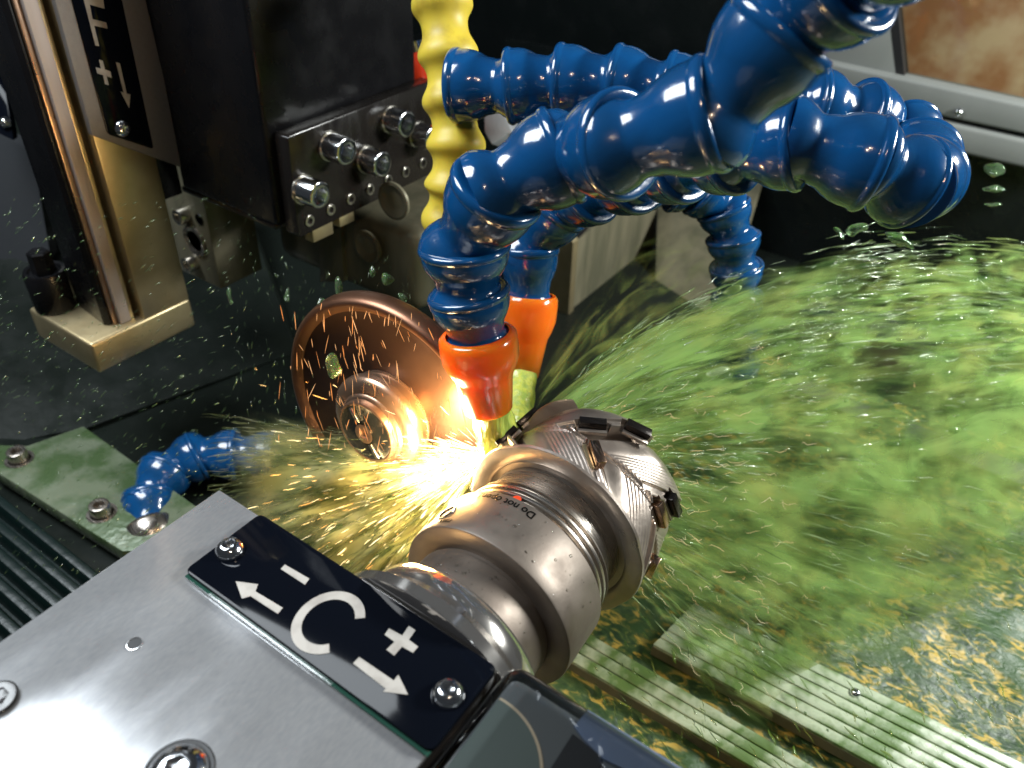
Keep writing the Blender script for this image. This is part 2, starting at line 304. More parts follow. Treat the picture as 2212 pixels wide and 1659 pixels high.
# ================================================================== SLIDE COLUMN (left)
ZF = .1263; XG = -.4485
fc = thing('slide_column', (-.475, .235, .104), 'tall yellowish steel slide column with flange foot on the left', 'machine column')
fl = box('foot_flange', (-.5210, .1950, .1030), (-.4478, .2715, ZF), M_GLOWTINT, fc, .0022, 3)
box('post', (-.499, .2355, ZF), (XG, .2710, .40), M_GLOWTINT, fc, .0005)
box('rail_back', (-.499, .2222, ZF), (-.4620, .2354, .40), M_BLACK, fc, .0003)
box('polished_strip', (-.4618, .2182, ZF+.0002), (-.4572, .2214, .40), M_HUB, fc, .0004)
box('guide_rail', (-.4618, .2216, ZF+.0002), (-.4540, .2292, .40), M_RAIL, fc, .0005)
box('rail_flank', (-.4618, .2294, ZF+.0002), (-.4552, .2322, .40), M_GLOWTINT, fc, .0005)
prism('dark_cover', [(x, y, ZF+.0003) for x, y in ((-.4986, .2180), (-.4622, .2140), (-.4590, .2162), (-.4590, .2178), (-.4986, .2218))], (0, 0, .27), M_BLACK, fc, .0003)
ad = lathe('adjuster_barrel', [(0, .0128), (.001, .0134), (.0275, .0134), (.029, .0126), (.0285, .0105), (.027, .0095), (.027, .006)], (-.5085, .2085, ZF), (0, 0, 1), M_BLACK, fc, 40)
lathe('adjuster_square', [(0, .0075), (.009, .0072), (.0125, .0070), (.0155, .0070), (.0165, .0060)], (-.5085, .2085, ZF+.026), (0, 0, 1), M_BLACK, ad, 6, angle=20)
lathe('adjuster_barrel', [(0, .009), (.018, .009), (.02, .007)], (-.487, .215, .085), (0, 0, 1), M_BLACK, fc, 32)
# F bracket and sign on the plane x = const
XB = -.4462
fb = thing('sign_bracket', onx(XB, 300, 150), 'sandblasted grey bracket carrying the F sign', 'bracket')
prism('bracket_plate', poly_on(0, XB, [(84, -140), (119, 0), (160, 150), (200, 293), (392, 362), (388, 340), (355, 170), (315, 0), (285, -140)]), (-.0045, 0, 0), M_BLAST, fb, .0006)
prism('mounting_block', [(-.4507, .271, .20), (-.4507, .286, .20), (-.4507, .286, .38), (-.4507, .271, .38)], (-.03, 0, 0), M_BLACK, fb, .001)
XS = -.4452
def rounded(pts, r, n=5):
    out = []; k = len(pts)
    for i in range(k):
        p0, p1, p2 = np.array(pts[i-1], float), np.array(pts[i], float), np.array(pts[(i+1) % k], float)
        a = p1+(p0-p1)/np.linalg.norm(p0-p1)*r; b = p1+(p2-p1)/np.linalg.norm(p2-p1)*r
        for t in np.linspace(0, 1, n): out.append((1-t)**2*a+2*t*(1-t)*p1+t*t*b)
    return out
fs = thing('axis_sign', onx(XS, 250, 150), 'black sign plate with letter F, a plus and a down arrow', 'sign', 'axis signs')
prism('sign_plate', poly_on(0, XS, [tuple(p) for p in rounded([(120, -140), (156, 0), (233, 290), (333, 323), (264, 0), (232, -140)], 9)]), (-.0022, 0, 0), M_SIGN, fs, .0003)
def c1(pts): return [(x*.248, y*.248) for x, y in pts]
XL = XS+.00012
for nm, pts in (('letter_f', [(735, -30), (745, 0), (862, 402), (832, 396), (745, 60), (730, -30)]),):
    prism('letter', poly_on(0, XL, c1([(700, -120), (890, -60), (912, 76), (782, 40), (806, 166), (925, 196), (937, 250), (820, 222), (864, 402), (832, 396)])), (-.0002, 0, 0), M_MARK, fs)
prism('plus_mark', poly_on(0, XL, c1([(862, 520), (896, 530), (914, 605), (962, 622), (975, 680), (930, 664), (948, 742), (916, 733), (898, 655), (848, 640), (834, 584), (880, 598)])), (-.0002, 0, 0), M_MARK, fs)
prism('arrow_mark', poly_on(0, XL, c1([(1010, 540), (1044, 552), (1104, 815), (1136, 822), (1126, 942), (1050, 796), (1078, 806)])), (-.0002, 0, 0), M_MARK, fs)
cap_screw('screw', onx(XS, 264, 277), (1, 0, 0), .0052, .0034, M_CHROME, fs, dome=True)
# black plate corner on the far left
sp = thing('side_plate', at(10, 240, .62), 'black plate corner with a shiny screw at left picture edge', 'plate')
prism('plate', [at(-60, 90, .60), at(12, 200, .60), at(29, 304, .60), at(-60, 262, .60)], (-.004, .006, 0), M_SIGN, sp, .0006)
cap_screw('screw', at(12, 265, .598), (.5, -.7, .2), .0045, .004, M_CHROME, sp, dome=True)
setprops(prism('grey_side_panel', [at(-60, 262, .66), at(29, 306, .66), at(70, 330, .66), at(110, 560, .70), at(-60, 600, .70)], (-.01, .012, 0), mat('slate_panel', (.04, .043, .047), .42, .1, bump=(90, .1, .0006)), bev=0), 'dull slate panel behind the column at left', 'panel')

# ================================================================== BLACK GRINDING HEAD
gh = thing('machine_head', (-.405, .36, .203), 'black grinding head box with bolted mounting plate', 'machine head')
box('housing_box', (-.4520, .2872, .2030), (-.3594, .4225, .50), M_BLACK, gh, .003, 3)
XP = -.3473
prism('mounting_plate', [(XP, y, z) for y, z in ((.2924, .1992), (.2940, .1975), (.4255, .2000), (.4265, .2660), (.2948, .2612), (.2932, .2600))], (-.0118, 0, 0), M_BLACKM, gh, .0012, 2)
for v in ((737, 324), (815, 352), (680, 418), (868, 265), (925, 297)):
    q = onx(XP+.010, *v); q[0] = XP
    lathe('washer', [(0, .0094), (.0012, .0094), (.0012, .005)], q, (1, 0, 0), M_SCREW, gh, 32)
    cap_screw('cap_screw', q+np.array((.001, 0, 0)), (1, 0, 0), .0085, .0140, M_CHROME, gh)
for v in ((668, 477), (714, 453), (757, 430), (799, 409), (838, 389), (876, 371), (913, 352)):
    cap_screw('set_screw', onx(XP, *v), (1, 0, 0), .0037, .0010, M_SCREW, gh, depth=.0022)
box('clip_block', (-.3580, .3060, .1880), (-.3500, .3240, .2020), M_GLOWTINT, gh, .0008)
box('clip_block', (-.3580, .3300, .1900), (-.3500, .3440, .1985), M_GLOWTINT, gh, .0008)
box('inner_liner', (-.4560, .2890, .1990), (-.3640, .4200, .2032), M_BLACKM, gh, .001)
prism('side_bracket', [(-.462, .30, .205), (-.4522, .30, .205), (-.4522, .30, .40), (-.462, .30, .40)], (0, .08, 0), M_OLIVE, gh, .001)

# olive spindle block behind the column
sb = thing('spindle_block', (-.49, .34, .107), 'oily grey block with socket screws beside the slide column', 'machine block')
xk, yk, zk = at(478, 625, .60)
box('block_body', (-.545, yk, zk), (xk, yk+.0415, .235), M_OLIVE, sb, .0012)
for v, r in (((402, 463), .0062), ((420, 566), .0062)):
    cap_screw('cap_screw', ony(yk, *v), (0, -1, 0), r, .008, M_SCREW, sb)
lathe('bore_ring', [(0, .0125), (.0015, .0125), (.0020, .0115), (.0012, .0085), (-.004, .0075), (-.006, .002)], ony(yk, 422, 520), (0, -1, 0), M_STEEL, sb, 40)
lathe('bore_ring', [(0, .0045), (.0006, .0042), (-.003, .0036)], ony(yk, 431, 474), (0, -1, 0), M_BLACK, sb, 24)
# wheel spindle housing behind the wheel
WAX = np.array([-.0407, .998, -.0486]); WAX /= np.linalg.norm(WAX)
WP = at(1106-.18377*FOC, 829.5+.0582*FOC, .392); KW = .392/.42
wh = thing('wheel_spindle_housing', WP+WAX*.1, 'dull olive spindle housing behind the grinding wheel', 'spindle housing')
box('housing_body', (-.4600, yk+.05, .118), (-.312, yk+.16, .185), M_OLIVE, wh, .012, 4)
lathe('spindle_nose', [(.021, .018), (.024, .022), (.050, .022), (.055, .018)], WP, WAX, M_OLIVE, wh, 64)
for v, r in (((798, 531), .0125), ((855, 432), .013)):
    lathe('port_ring', [(0, r), (.002, r), (.0025, r*.86), (.001, r*.7), (-.001, r*.2)], ony(yk+.048, *v)+np.array((0, -.001, 0)), (0, -1, 0), M_OLIVE, wh, 40)
prism('side_plate', [ony(yk+.046, 690, 500), ony(yk+.046, 735, 490), ony(yk+.046, 742, 610), ony(yk+.046, 690, 610)], (0, .01, 0), M_OLIVE, wh, .001)

# ================================================================== GRINDING WHEEL
gw = thing('abrasive_disc_tool', WP, 'bronze coloured grinding wheel with stepped steel hub', 'grinding wheel')
mm = lambda L_: [(s*KW*.001, r*KW*.001) for s, r in L_]
lathe('wheel_disc', mm([(17, 20), (16.4, 30), (16.2, 45), (15.8, 58), (14, 63.5)]), WP, WAX, M_WHEELF, gw, 128, caps=False)
lathe('wheel_rim', mm([(14, 63.5), (12, 65.5), (10.6, 67.6), (10.3, 68.7), (11, 70.2), (13, 71.6), (16, 72.3), (20, 72.7), (22, 72), (23, 70), (23, 20)]), WP, WAX, M_WHEEL, gw, 160, caps=False, angle=60)
hb = lathe('hub_flange', mm([(.7, 21.2), (.9, 24.5), (2.2, 27.5), (4.2, 29.3), (5.6, 29.8), (8.2, 29.8), (8.8, 29.0), (9, 27.2), (10, 26.7), (15.4, 26.7), (15.8, 27.6), (16.6, 27.6)]), WP, WAX, M_HUB, gw, 96, caps=False)
lathe('hub_nut', mm([(-4.6, 17.0), (-4.8, 18.0), (-4.4, 18.6), (-1, 18.9), (-.8, 19.6), (-.2, 20.6), (.7, 21.2)]), WP, WAX, M_HUB, hb, 96, caps=False)
lathe('hub_face', mm([(-4.0, .5), (-4.1, 9.0), (-4.1, 16.2), (-4.6, 17.0)]), WP, WAX, mat('hub_dark_face', (.06, .065, .06), .25, .7), hb, 64, caps=False)
sx, sy, sz = frame(WAX)
lathe('hub_bolt', mm([(-6.0, 6.0), (-6.2, 5.0), (-6.0, 3.2), (-4.4, 3.0), (-4.4, .4)]), WP, WAX, M_HUB, hb, 32, caps=False)
for a in (55, 235):
    dv = sx*math.cos(R(a))+sy*math.sin(R(a)); nv = np.cross(WAX, dv); o_ = WP+WAX*(-.0046*KW)
    prism('hub_key', [o_+dv*.0065-nv*.0011, o_+dv*.0150-nv*.0011, o_+dv*.0150+nv*.0011, o_+dv*.0065+nv*.0011], WAX*-.0012, M_POLISH, hb, .0002)

# ================================================================== WORKHEAD HOUSING + C SIGN (foreground)
ZC = .204; YC = .1172
wk = thing('workhead_housing', (-.14, .03, .10), 'brushed aluminium workhead housing in the lower left foreground', 'machine housing')
box('top_plate', (-.2040, -.12, .186), (-.0735, YC, ZC), M_ALU, wk, .0007, 2)
box('front_body', (-.1985, -.118, .09), (-.05, YC-.004, .1862), M_ALU, wk, .001)
def disc_hole(nm, v, r, par):
    q = onz(ZC, *v); lathe(nm, [(-.0005, r*1.0), (.00035, r*1.12), (.0004, r*1.0), (-.0002, r*.93)], q, (0, 0, 1), M_ALU, par, 32, caps=False)
    lathe(nm, [(.00012, r*.96), (.00013, r*.1)], q, (0, 0, 1), M_GASK, par, 24)
disc_hole('hole', (291, 1391), .0022, wk)
cap_screw('screw', onz(ZC, -4, 1512)+np.array((0, 0, .0003)), (0, 0, 1), .0055, .0012, M_BLACKM, wk)
q = onz(ZC, 385, 1672); lathe('counterbore', [(.0002, .0098), (.0005, .0094), (.0004, .0085)], q, (0, 0, 1), M_GASK, wk, 40); cap_screw('screw', q+np.array((0, 0, .0005)), (0, 0, 1), .0083, .0035, M_CHROME, wk, dome=True)
TX, TZ, TY = -.1041, .1689, .1548
lathe('spindle_ring', [(-.0371, .030), (-.0371, .0440), (-.0367, .0446), (-.0325, .0446), (-.0320, .0440), (-.0318, .0300)], (TX, TY, TZ), (0, 1, 0), M_POLISH, wk, 160)
lathe('ring_bore', [(0, .0028), (.0006, .0028), (.0007, .0021), (-.003, .0020), (-.003, .0004)], (TX+.0135, TY-.0322, TZ+.0385), (.2, 1, .5), M_STEEL, wk, 32)
cs = thing('axis_sign', (-.127, .1, ZC), 'black sign plate with letter C, plus, minus and two arrows', 'sign', 'axis signs')
x0, x1, y0, y1 = -.1800, -.0722, .0838, .1168
rp = rounded([(x0, y0), (x1, y0), (x1, y1), (x0, y1)], .0028, 6)
prism('sign_plate', [(p[0], p[1], ZC+.0003) for p in rp], (0, 0, .0022), M_SIGN, cs, .0005)
ZL = ZC+.00258
def c5(pts): return [onz(ZL, 384+x*.3224, 1097.2+y*.3224) for x, y in pts]
def sq(pts):   # keep the engraved bars square to the plate
    return prism
prism('minus_mark', c5([(718, 380), (882, 475), (852, 515), (690, 410)]), (0, 0, .0001), M_MARK, cs)
prism('arrow_mark', c5([(388, 492), (538, 512), (520, 560), (704, 670), (670, 710), (488, 592), (430, 608)]), (0, 0, .0001), M_MARK, cs)
prism('arrow_mark', c5([(1215, 1000), (1448, 1158), (1478, 1118), (1543, 1252), (1376, 1232), (1394, 1212), (1174, 1042)]), (0, 0, .0001), M_MARK, cs)
prism('plus_mark', c5([(1416, 808), (1504, 856), (1548, 792), (1594, 820), (1548, 884), (1610, 930), (1576, 972), (1502, 930), (1450, 990), (1398, 950), (1452, 898), (1386, 850)]), (0, 0, .0001), M_MARK, cs)
cc = c5([(1010, 762)])[0]; C_ = []
ro, ri = .0122, .0088
for a in np.linspace(R(40), R(320), 40): C_.append((cc[0]+.90*ro*math.cos(a), cc[1]+ro*1.02*math.sin(a), ZL))
for a in np.linspace(R(320), R(40), 40): C_.append((cc[0]+.90*ri*math.cos(a), cc[1]+ri*1.02*math.sin(a), ZL))
Cn = len(C_)//2
o = mk('letter', C_+[tuple(np.array(p)+(0, 0, .0001)) for p in C_], [(i, i+1, 2*Cn-2-i, 2*Cn-1-i) for i in range(Cn-1)]+[(2*Cn+i, 2*Cn+i+1, 4*Cn-2-i, 4*Cn-1-i) for i in range(Cn-1)], M_MARK, cs)
for v in ((497, 1189), (968, 1500)):
    q = onz(ZC+.0025, *v); cap_screw('screw', q, (0, 0, 1), .0052, .0036, M_CHROME, cs, dome=True)
prism('gasket_edge', [(x0+.001, y0-.0011, ZC+.0002), (x1-.0005, y0-.0011, ZC+.0002), (x1-.0005, y0+.001, ZC+.0002), (x0+.001, y0+.001, ZC+.0002)], (0, 0, .0009), mat('adhesive_film', (.02, .07, .05), .08, coat=1, bump=(90, .5, .001)), cs, .0003)
# clear plastic cover
cv = thing('clear_cover', (-.02, .05, .19), 'clear rounded acrylic cover beside the C sign', 'cover')
bm = bmesh.new(); bmesh.ops.create_cube(bm, size=1)
lo, hi = np.array((-.0705, -.12, .12)), np.array((.12, .1225, .2085))
for v in bm.verts: v.co = Vector(tuple(lo[i]+(v.co[i]+.5)*(hi[i]-lo[i]) for i in range(3)))
bevel(bm, .0065, 5); finish('cover_shell', bm, M_GLASSY, cv)
box('inner_housing', (-.0680, -.11, .12), (.11, .1192, .2050), M_INNER, cv, .004, 3)
ZI = .2056; pa, pb, pc = [onz(ZI, *v)[:2] for v in ((1057, 1495), (1125, 1540), (1172, 1640))]
ax_, ay_ = pb-pa, pc-pa; D_ = 2*(ax_[0]*ay_[1]-ax_[1]*ay_[0]); ctr = pa+np.array((ay_[1]*ax_.dot(ax_)-ax_[1]*ay_.dot(ay_), ax_[0]*ay_.dot(ay_)-ay_[0]*ax_.dot(ax_)))/D_; rad = np.linalg.norm(pa-ctr)
ring = lambda r, z: [(max(ctr[0]+r*math.cos(t), -.0662), min(ctr[1]+r*math.sin(t), .1175), z) for t in np.linspace(0, 2*math.pi, 72, endpoint=False)]
prism('disc_edge', ring(rad, ZI), (0, 0, -.0004), M_CREAM, cv)
prism('inner_disc', ring(rad-.0009, ZI+.0001), (0, 0, -.0004), mat('green_grey_disc', (.085, .105, .095), .5), cv)
prism('blue_panel', poly_on(2, .2062, [(1240, 1569), (1270, 1533), (1500, 1676), (1430, 1700), (1305, 1640), (1262, 1600)]), (0, 0, -.0006), M_STRIPB, cv)
prism('black_pad', poly_on(2, .2059, [(1237, 1585), (1300, 1634), (1290, 1690), (1170, 1690)]), (0, 0, -.0005), M_GASK, cv)
box('seam', (.002, .06, .2087), (.0028, .118, .2090), M_GLASSY, cv, 0)

# ================================================================== TOOL HOLDER WITH INSERT CUTTER
TO = np.array((TX, TY, TZ))
th = thing('milling_tool', TO, 'steel milling tool with carbide inserts in its holder', 'milling tool')
lathe('holder_ring', [(-.0336, .026), (-.0300, .031), (-.0285, .0322), (-.0284, .0376), (-.0272, .0388), (-.0245, .0388), (-.0192, .0372), (-.0186, .0366), (-.0184, .0300)], TO, (0, 1, 0), M_POLISH, th, 128)
lathe('holder_neck', [(-.0190, .0290), (-.0186, .0302), (-.0030, .0304), (-.0016, .0300), (-.0010, .0292), (.0006, .0290)], TO, (0, 1, 0), M_SATIN, th, 128)
hb_ = lathe('holder_body', [(.0004, .0280), (.0, .0300), (.0, .0381), (.0004, .0387), (.0010, .0389), (.0060, .0388), (.0246, .0383), (.0252, .0380), (.0254, .0374), (.0254, .0300)], TO, (0, 1, 0), M_SATIN, th, 160)
pr = [(.0253, .0340), (.0262, .0352)]
for k in range(3):
    s = .0266+k*.0034; pr += [(s, .0354), (s+.0008, .0352), (s+.0010, .0338), (s+.0024, .0338), (s+.0026, .0352)]
pr += [(.0368, .0350), (.0374, .0336), (.0384, .0324), (.0400, .0322), (.0520, .0322)]
lathe('collet_nut', pr, TO, (0, 1, 0), M_STEEL, th, 160)
def scal(s, r, a): return r if r < .042 else r*(1-.012*max(0, math.sin(7*a+1.0))**3)
lathe('cutter_flange', [(.0535, .0318), (.0530, .0346), (.0505, .0352), (.0498, .0358), (.0496, .0365), (.0496, .0426), (.0500, .0434), (.0512, .0437)], TO, (0, 1, 0), M_CUT, th, 180, caps=False, rfun=scal)
lathe('red_dot', [(0, .0020), (.0003, .0019), (.0004, .0003)], TO+np.array((.0353*math.sin(R(-8.5)), .0272, .0353*math.cos(R(-8.5)))), (math.sin(R(-8.5)), 0, math.cos(R(-8.5))), M_RED, th, 24)
def wrap_text(body, size, th_c, s_c, r):
    Vt, Ft = text_flat(body, M_INK, size); cx = 0
    out = []
    for x, y, z in Vt:
        a = R(th_c)-x/r; out.append((TX+(r)*math.sin(a), TY+s_c-(y-size*.35), TZ+r*math.cos(a)))
    return mk('printed_text', out, Ft, M_INK, hb_)
wrap_text('Do not open!', .0048, -9.5, .0212, .03858)
wrap_text('max', .0042, -35, .0035, .03895)
lathe('side_bore', [(0, .0042), (.0005, .0042), (.0006, .0036), (-.002, .0034), (-.002, .0004)], TO+np.array((.0386*math.sin(R(-43)), .0105, .0386*math.cos(R(-43)))), (math.sin(R(-43)), 0, math.cos(R(-43))), M_STEEL, hb_, 32)

INS = [(-56, 83, 62), (-57, 66.5, 60), (0, 76.6, 30), (21.5, 88.5, 20), (13.5, 62.3, -42), (65, 70.5, 2), (69.5, 82, 12), (98, 64, 4), (-110, 75, 30), (150, 70, 30), (-150, 85, 30)]
S0, S1, NS, NT = .0512, .0945, 150, 760; HEL = 1.55; NF = 6
V = np.zeros((NS+1, NT, 3)); 
thv = np.arange(NT)*2*math.pi/NT; sv = np.linspace(S0, S1, NS+1)
TT, SS = np.meshgrid(thv, sv); deg = np.degrees(TT)
smm = SS*1000; row = np.clip((smm-66.5)/3, 0, 1); c0 = 2+(-12.5-2)*row
ph = ((deg-1.6*np.abs(smm-68)-c0)/60.) % 1.0
def stp(x0, x1): q = np.clip((ph-x0)/(x1-x0), 0, 1); return q*q*(3-2*q)
rr = .0438-.0072*stp(.02, .075)+.0022*stp(.09, .17)+.0014*stp(.17, .45)
tq = np.clip((ph-.45)/.38, 0, 1)*7; fl_ = np.floor(tq); fr = np.clip((tq-fl_-.62)/.38, 0, 1); rr += .0030*np.clip((fl_+fr)/7, 0, 1)
rr += -.0012*stp(.85, .88)+.0018*stp(.95, .985)
rr -= .0006*np.exp(-((smm-68)/.5)**2)
dsm = (SS-S0)/(S1-S0); rr -= .0030*np.clip((dsm-.82)/.18, 0, 1)**2
for a, s, rot in INS:   # pocket in front of each insert
    da = (deg-a+180) % 360-180; du = da*math.pi/180*.043; dv = SS-s/1000
    c_, s_ = math.cos(R(rot)), math.sin(R(rot)); lu = du*c_+dv*s_; lv = -du*s_+dv*c_
    pk = (np.abs(lu) < .0076) & (lv > -.0060) & (lv < .0030); rr[pk] = np.minimum(rr[pk], .0402+np.clip(-lv[pk]-.002, 0, 1)*.9)
V[..., 0] = TX+rr*np.sin(TT); V[..., 1] = TY+SS; V[..., 2] = TZ+rr*np.cos(TT)
idx = np.arange((NS+1)*NT).reshape(NS+1, NT); a_ = idx[:-1]; b_ = idx[1:]
F = np.stack([a_, np.roll(a_, -1, 1), np.roll(b_, -1, 1), b_], -1).reshape(-1, 4).tolist(); F.append(tuple(idx[0])); F.append(tuple(idx[-1][::-1]))
cb = mk('cutter_body', V.reshape(-1, 3), F, M_CUT, th, True, 28)
for k, (a, s, rot) in enumerate(INS):
    n_ = np.array((math.sin(R(a)), 0, math.cos(R(a)))); t_ = np.array((math.cos(R(a)), 0, -math.sin(R(a)))); y_ = np.array((0, 1., 0))
    lu = t_*math.cos(R(rot))+y_*math.sin(R(rot)); lv = -t_*math.sin(R(rot))+y_*math.cos(R(rot))
    o_ = TO+y_*s/1000+n_*.0405
    bright = k in (4, 5, 7)
    q = [o_-lu*.0058-lv*.0021, o_+lu*.0058-lv*.0021, o_+lu*.0058+lv*.0021, o_-lu*.0058+lv*.0021]
    io = prism('insert', q, n_*.0047, M_INSF if bright else M_INS, cb, .00025)
    prism('insert_seat', [o_-lu*.0060-lv*.0024, o_+lu*.0060-lv*.0024, o_+lu*.0060-lv*.0042, o_-lu*.0060-lv*.0042], n_*.0018, M_GLOWTINT if k == 4 else M_CUT, cb, .0002)
# drops of coolant sitting on the holder
bm = bmesh.new()
for k in range(110):
    if k < 40: a = R(random.uniform(-35, 55)); s = random.uniform(-.017, -.003); r = .0304
    elif k < 85: a = R(random.uniform(-30, 75)); s = random.uniform(.002, .024); r = .0386
    else: a = R(random.uniform(-20, 60)); s = random.uniform(.040, .048); r = .0322
    n_ = Vector((math.sin(a), 0, math.cos(a))); rad = random.choice((.00015, .0002, .0003, .0004, .0006))
    mat4 = Matrix.Translation(Vector(TO)+Vector((0, s, 0))+n_*(r+.00005)) @ n_.to_track_quat('Z', 'Y').to_matrix().to_4x4() @ Matrix.Diagonal((1, random.uniform(.8, 1.4), .45, 1))
    bmesh.ops.create_icosphere(bm, subdivisions=2, radius=rad, matrix=mat4)
o = finish('coolant_beads', bm, M_BEAD, None, True, None); setprops(o, 'tiny clear coolant beads clinging to the tool holder', 'drops', kind='stuff')

# ================================================================== HOSES
def seg_mesh(name, Rr, L_, mat_, seg=40):
    """one ball-and-socket segment, lip at z=0 (upstream), neck at z=1*L_, ball end beyond"""
    prof = [(-.04, .80), (-.055, .90), (-.045, .965), (.0, 1.0), (.05, 1.0), (.085, .975), (.10, .955), (.125, .955), (.24, .95), (.36, .915), (.48, .845), (.59, .755), (.69, .725), (.76, .70), (.82, .695), (.87, .72), (.93, .785), (1.0, .835), (1.07, .885), (1.15, .905), (1.25, .89)]
    V = []; F = []
    for s, r in prof:
        for i in range(seg): a = 2*math.pi*i/seg; V.append((r*Rr*math.cos(a), r*Rr*math.sin(a), s*L_))
    for j in range(len(prof)-1):
        for i in range(seg): F.append((j*seg+i, j*seg+(i+1) % seg, (j+1)*seg+(i+1) % seg, (j+1)*seg+i))
    F.append(tuple(range(seg))[::-1]); F.append(tuple((len(prof)-1)*seg+i for i in range(seg)))
    me = bpy.data.meshes.new(name); me.from_pydata(V, [], F); me.materials.append(mat_); shade(me, 60); return me
SEG = seg_mesh('segment', .0187, .027, M_BLUE)
def nozzle_mesh(Rr, L_, mat_, tip=.55):
    prof = [(-.10, .80), (-.10, .90), (-.06, .985), (.02, 1.0), (.10, 1.0), (.24, .985), (.36, .90), (.46, .79), (.53, .745), (.98, tip+.03), (1.0, tip), (1.0, tip*.75), (.6, tip*.7)]
    V = []; F = []; seg = 48
    for s, r in prof:
        for i in range(seg): a = 2*math.pi*i/seg; V.append((r*Rr*math.cos(a), r*Rr*math.sin(a), s*L_))
    for j in range(len(prof)-1):
        for i in range(seg): F.append((j*seg+i, j*seg+(i+1) % seg, (j+1)*seg+(i+1) % seg, (j+1)*seg+i))
    me = bpy.data.meshes.new('nozzle'); me.from_pydata(V, [], F); me.materials.append(mat_); shade(me, 50); return me
def place(name, me, p, q, parent, L0, scale_r=1.):
    o = bpy.data.objects.new(name, me); COL.objects.link(o); o.parent = parent; ORG[o] = np.array(p)
    x, y, z = frame(np.array(q)-np.array(p)); d = np.linalg.norm(np.array(q)-np.array(p))/L0
    Mx = Matrix(((x[0]*scale_r, y[0]*scale_r, z[0]*d), (x[1]*scale_r, y[1]*scale_r, z[1]*d), (x[2]*scale_r, y[2]*scale_r, z[2]*d))).to_4x4()
    loc = np.array(p)-ORG[parent]; o.matrix_basis = Matrix.Translation(Vector(loc)) @ Mx; return o
def hose(name, pts, label, group, nozzle=None, scale_r=1., noz_r=.0172, nozmat=None, nozL=.03, tip=.55):
    """pts: lip centres (px, py, depth) from the supply end to the nozzle; last point is the nozzle tip if nozzle"""
    P3 = [at(*p) for p in pts]; h = thing(name, P3[0], label, 'hose', group)
    k = len(P3)-(2 if nozzle else 1)
    for i in range(k):
        place('segment', SEG, P3[i], P3[i+1], h, .027, scale_r*(.93 if nozzle and i == k-1 else 1))
    if nozzle:
        L_ = np.linalg.norm(P3[-1]-P3[-2]); place('nozzle', nozzle_mesh(noz_r*scale_r, L_, nozmat or M_ORANGE, tip), P3[-2], P3[-1], h, L_)
    return h
A = [(1960, -170, .185), (1835, -60, .205), (1690, 62, .225), (1545, 245, .240), (1345, 312, .256), (1217, 335, .280), (1075, 408, .285), (1003, 532, .306), (1012, 632, .316), (1033, 735, .326), (1056, 884, .341)]
HG = 'blue segmented coolant hoses'
hose('coolant_hose', A, 'nearest blue segmented hose arching down to the glowing orange nozzle', HG, True, noz_r=.0170, tip=.60)
Cc = [(985, 186, .395), (1100, 187, .388), (1208, 178, .384), (1326, 180, .378), (1440, 196, .372), (1545, 212, .366), (1648, 224, .360), (1748, 232, .356), (1850, 254, .358), (1946, 296, .366), (1982, 342, .352), (1988, 384, .328), (1966, 396, .303), (1882, 355, .296), (1724, 310, .298), (1588, 322, .312), (1478, 348, .335), (1375, 378, .362), (1282, 408, .392), (1204, 448, .418), (1142, 537, .432), (1141, 652, .442), (1127, 812, .455)]
hose('coolant_hose', Cc, 'dark blue hose looping at right and back to the rear orange nozzle', HG, True, tip=.56)
hose('coolant_hose', [(1330, 400, .468), (1395, 396, .472), (1455, 398, .476), (1515, 412, .480), (1562, 450, .485), (1583, 512, .492), (1590, 575, .500), (1592, 640, .512), (1590, 712, .525), (1586, 785, .54), (1582, 850, .56)], 'small blue hose hanging into the green spray at the back', HG, False, scale_r=.94)
hose('coolant_hose', [(590, 985, .575), (510, 982, .572), (428, 985, .568), (360, 1018, .56), (322, 1080, .545), (326, 1146, .53), (352, 1225, .515)], 'short blue hose lying behind the aluminium housing at left', HG, True, nozmat=M_STEEL, tip=.7, scale_r=1.06)
# yellow bellows hose
def yhose():
    ctr = [(948, -90, .400), (955, 10, .402), (968, 117, .406), (977, 217, .411), (985, 312, .417), (980, 402, .424), (972, 470, .432), (990, 535, .442)]
    P3 = [Vector(at(*p)) for p in ctr]; h = thing('yellow_hose', P3[-1], 'yellow ribbed hose hanging down beside the black grinding head', 'hose')
    V = []; F = []; seg = 48; sub = 16; n = 0
    def cr(p0, p1, p2, p3, t): return .5*((2*p1)+(-p0+p2)*t+(2*p0-5*p1+4*p2-p3)*t*t+(-p0+3*p1-3*p2+p3)*t**3)
    path = []
    for i in range(len(P3)-1):
        p0 = P3[max(i-1, 0)]; p3 = P3[min(i+2, len(P3)-1)]
        for j in range(sub): path.append((cr(p0, P3[i], P3[i+1], p3, j/sub), j/sub))
    for k, (c, t) in enumerate(path):
        tg = (path[min(k+1, len(path)-1)][0]-path[max(k-1, 0)][0]); x, y, z = frame(tg, (0, 1, 0))
        w = (.5+.5*math.cos(2*math.pi*t)); w = w**1.35; r = .0122+.0040*w
        if t < .25: r += .0003*math.sin(math.pi*t/.25)
        for i in range(seg): a = 2*math.pi*i/seg; V.append(np.array(c)+(x*math.cos(a)+y*math.sin(a))*r)
    m = len(path)
    for j in range(m-1):
        for i in range(seg): F.append((j*seg+i, j*seg+(i+1) % seg, (j+1)*seg+(i+1) % seg, (j+1)*seg+i))
    mk('tube', V, F, M_YELLOW, h, True)
    lathe('end_collar', [(0, .0125), (.001, .0135), (.014, .0135), (.015, .0125), (.016, .006)], np.array(path[-1][0]), (0, .1, -1), M_GLOWTINT, h, 40)
yhose()
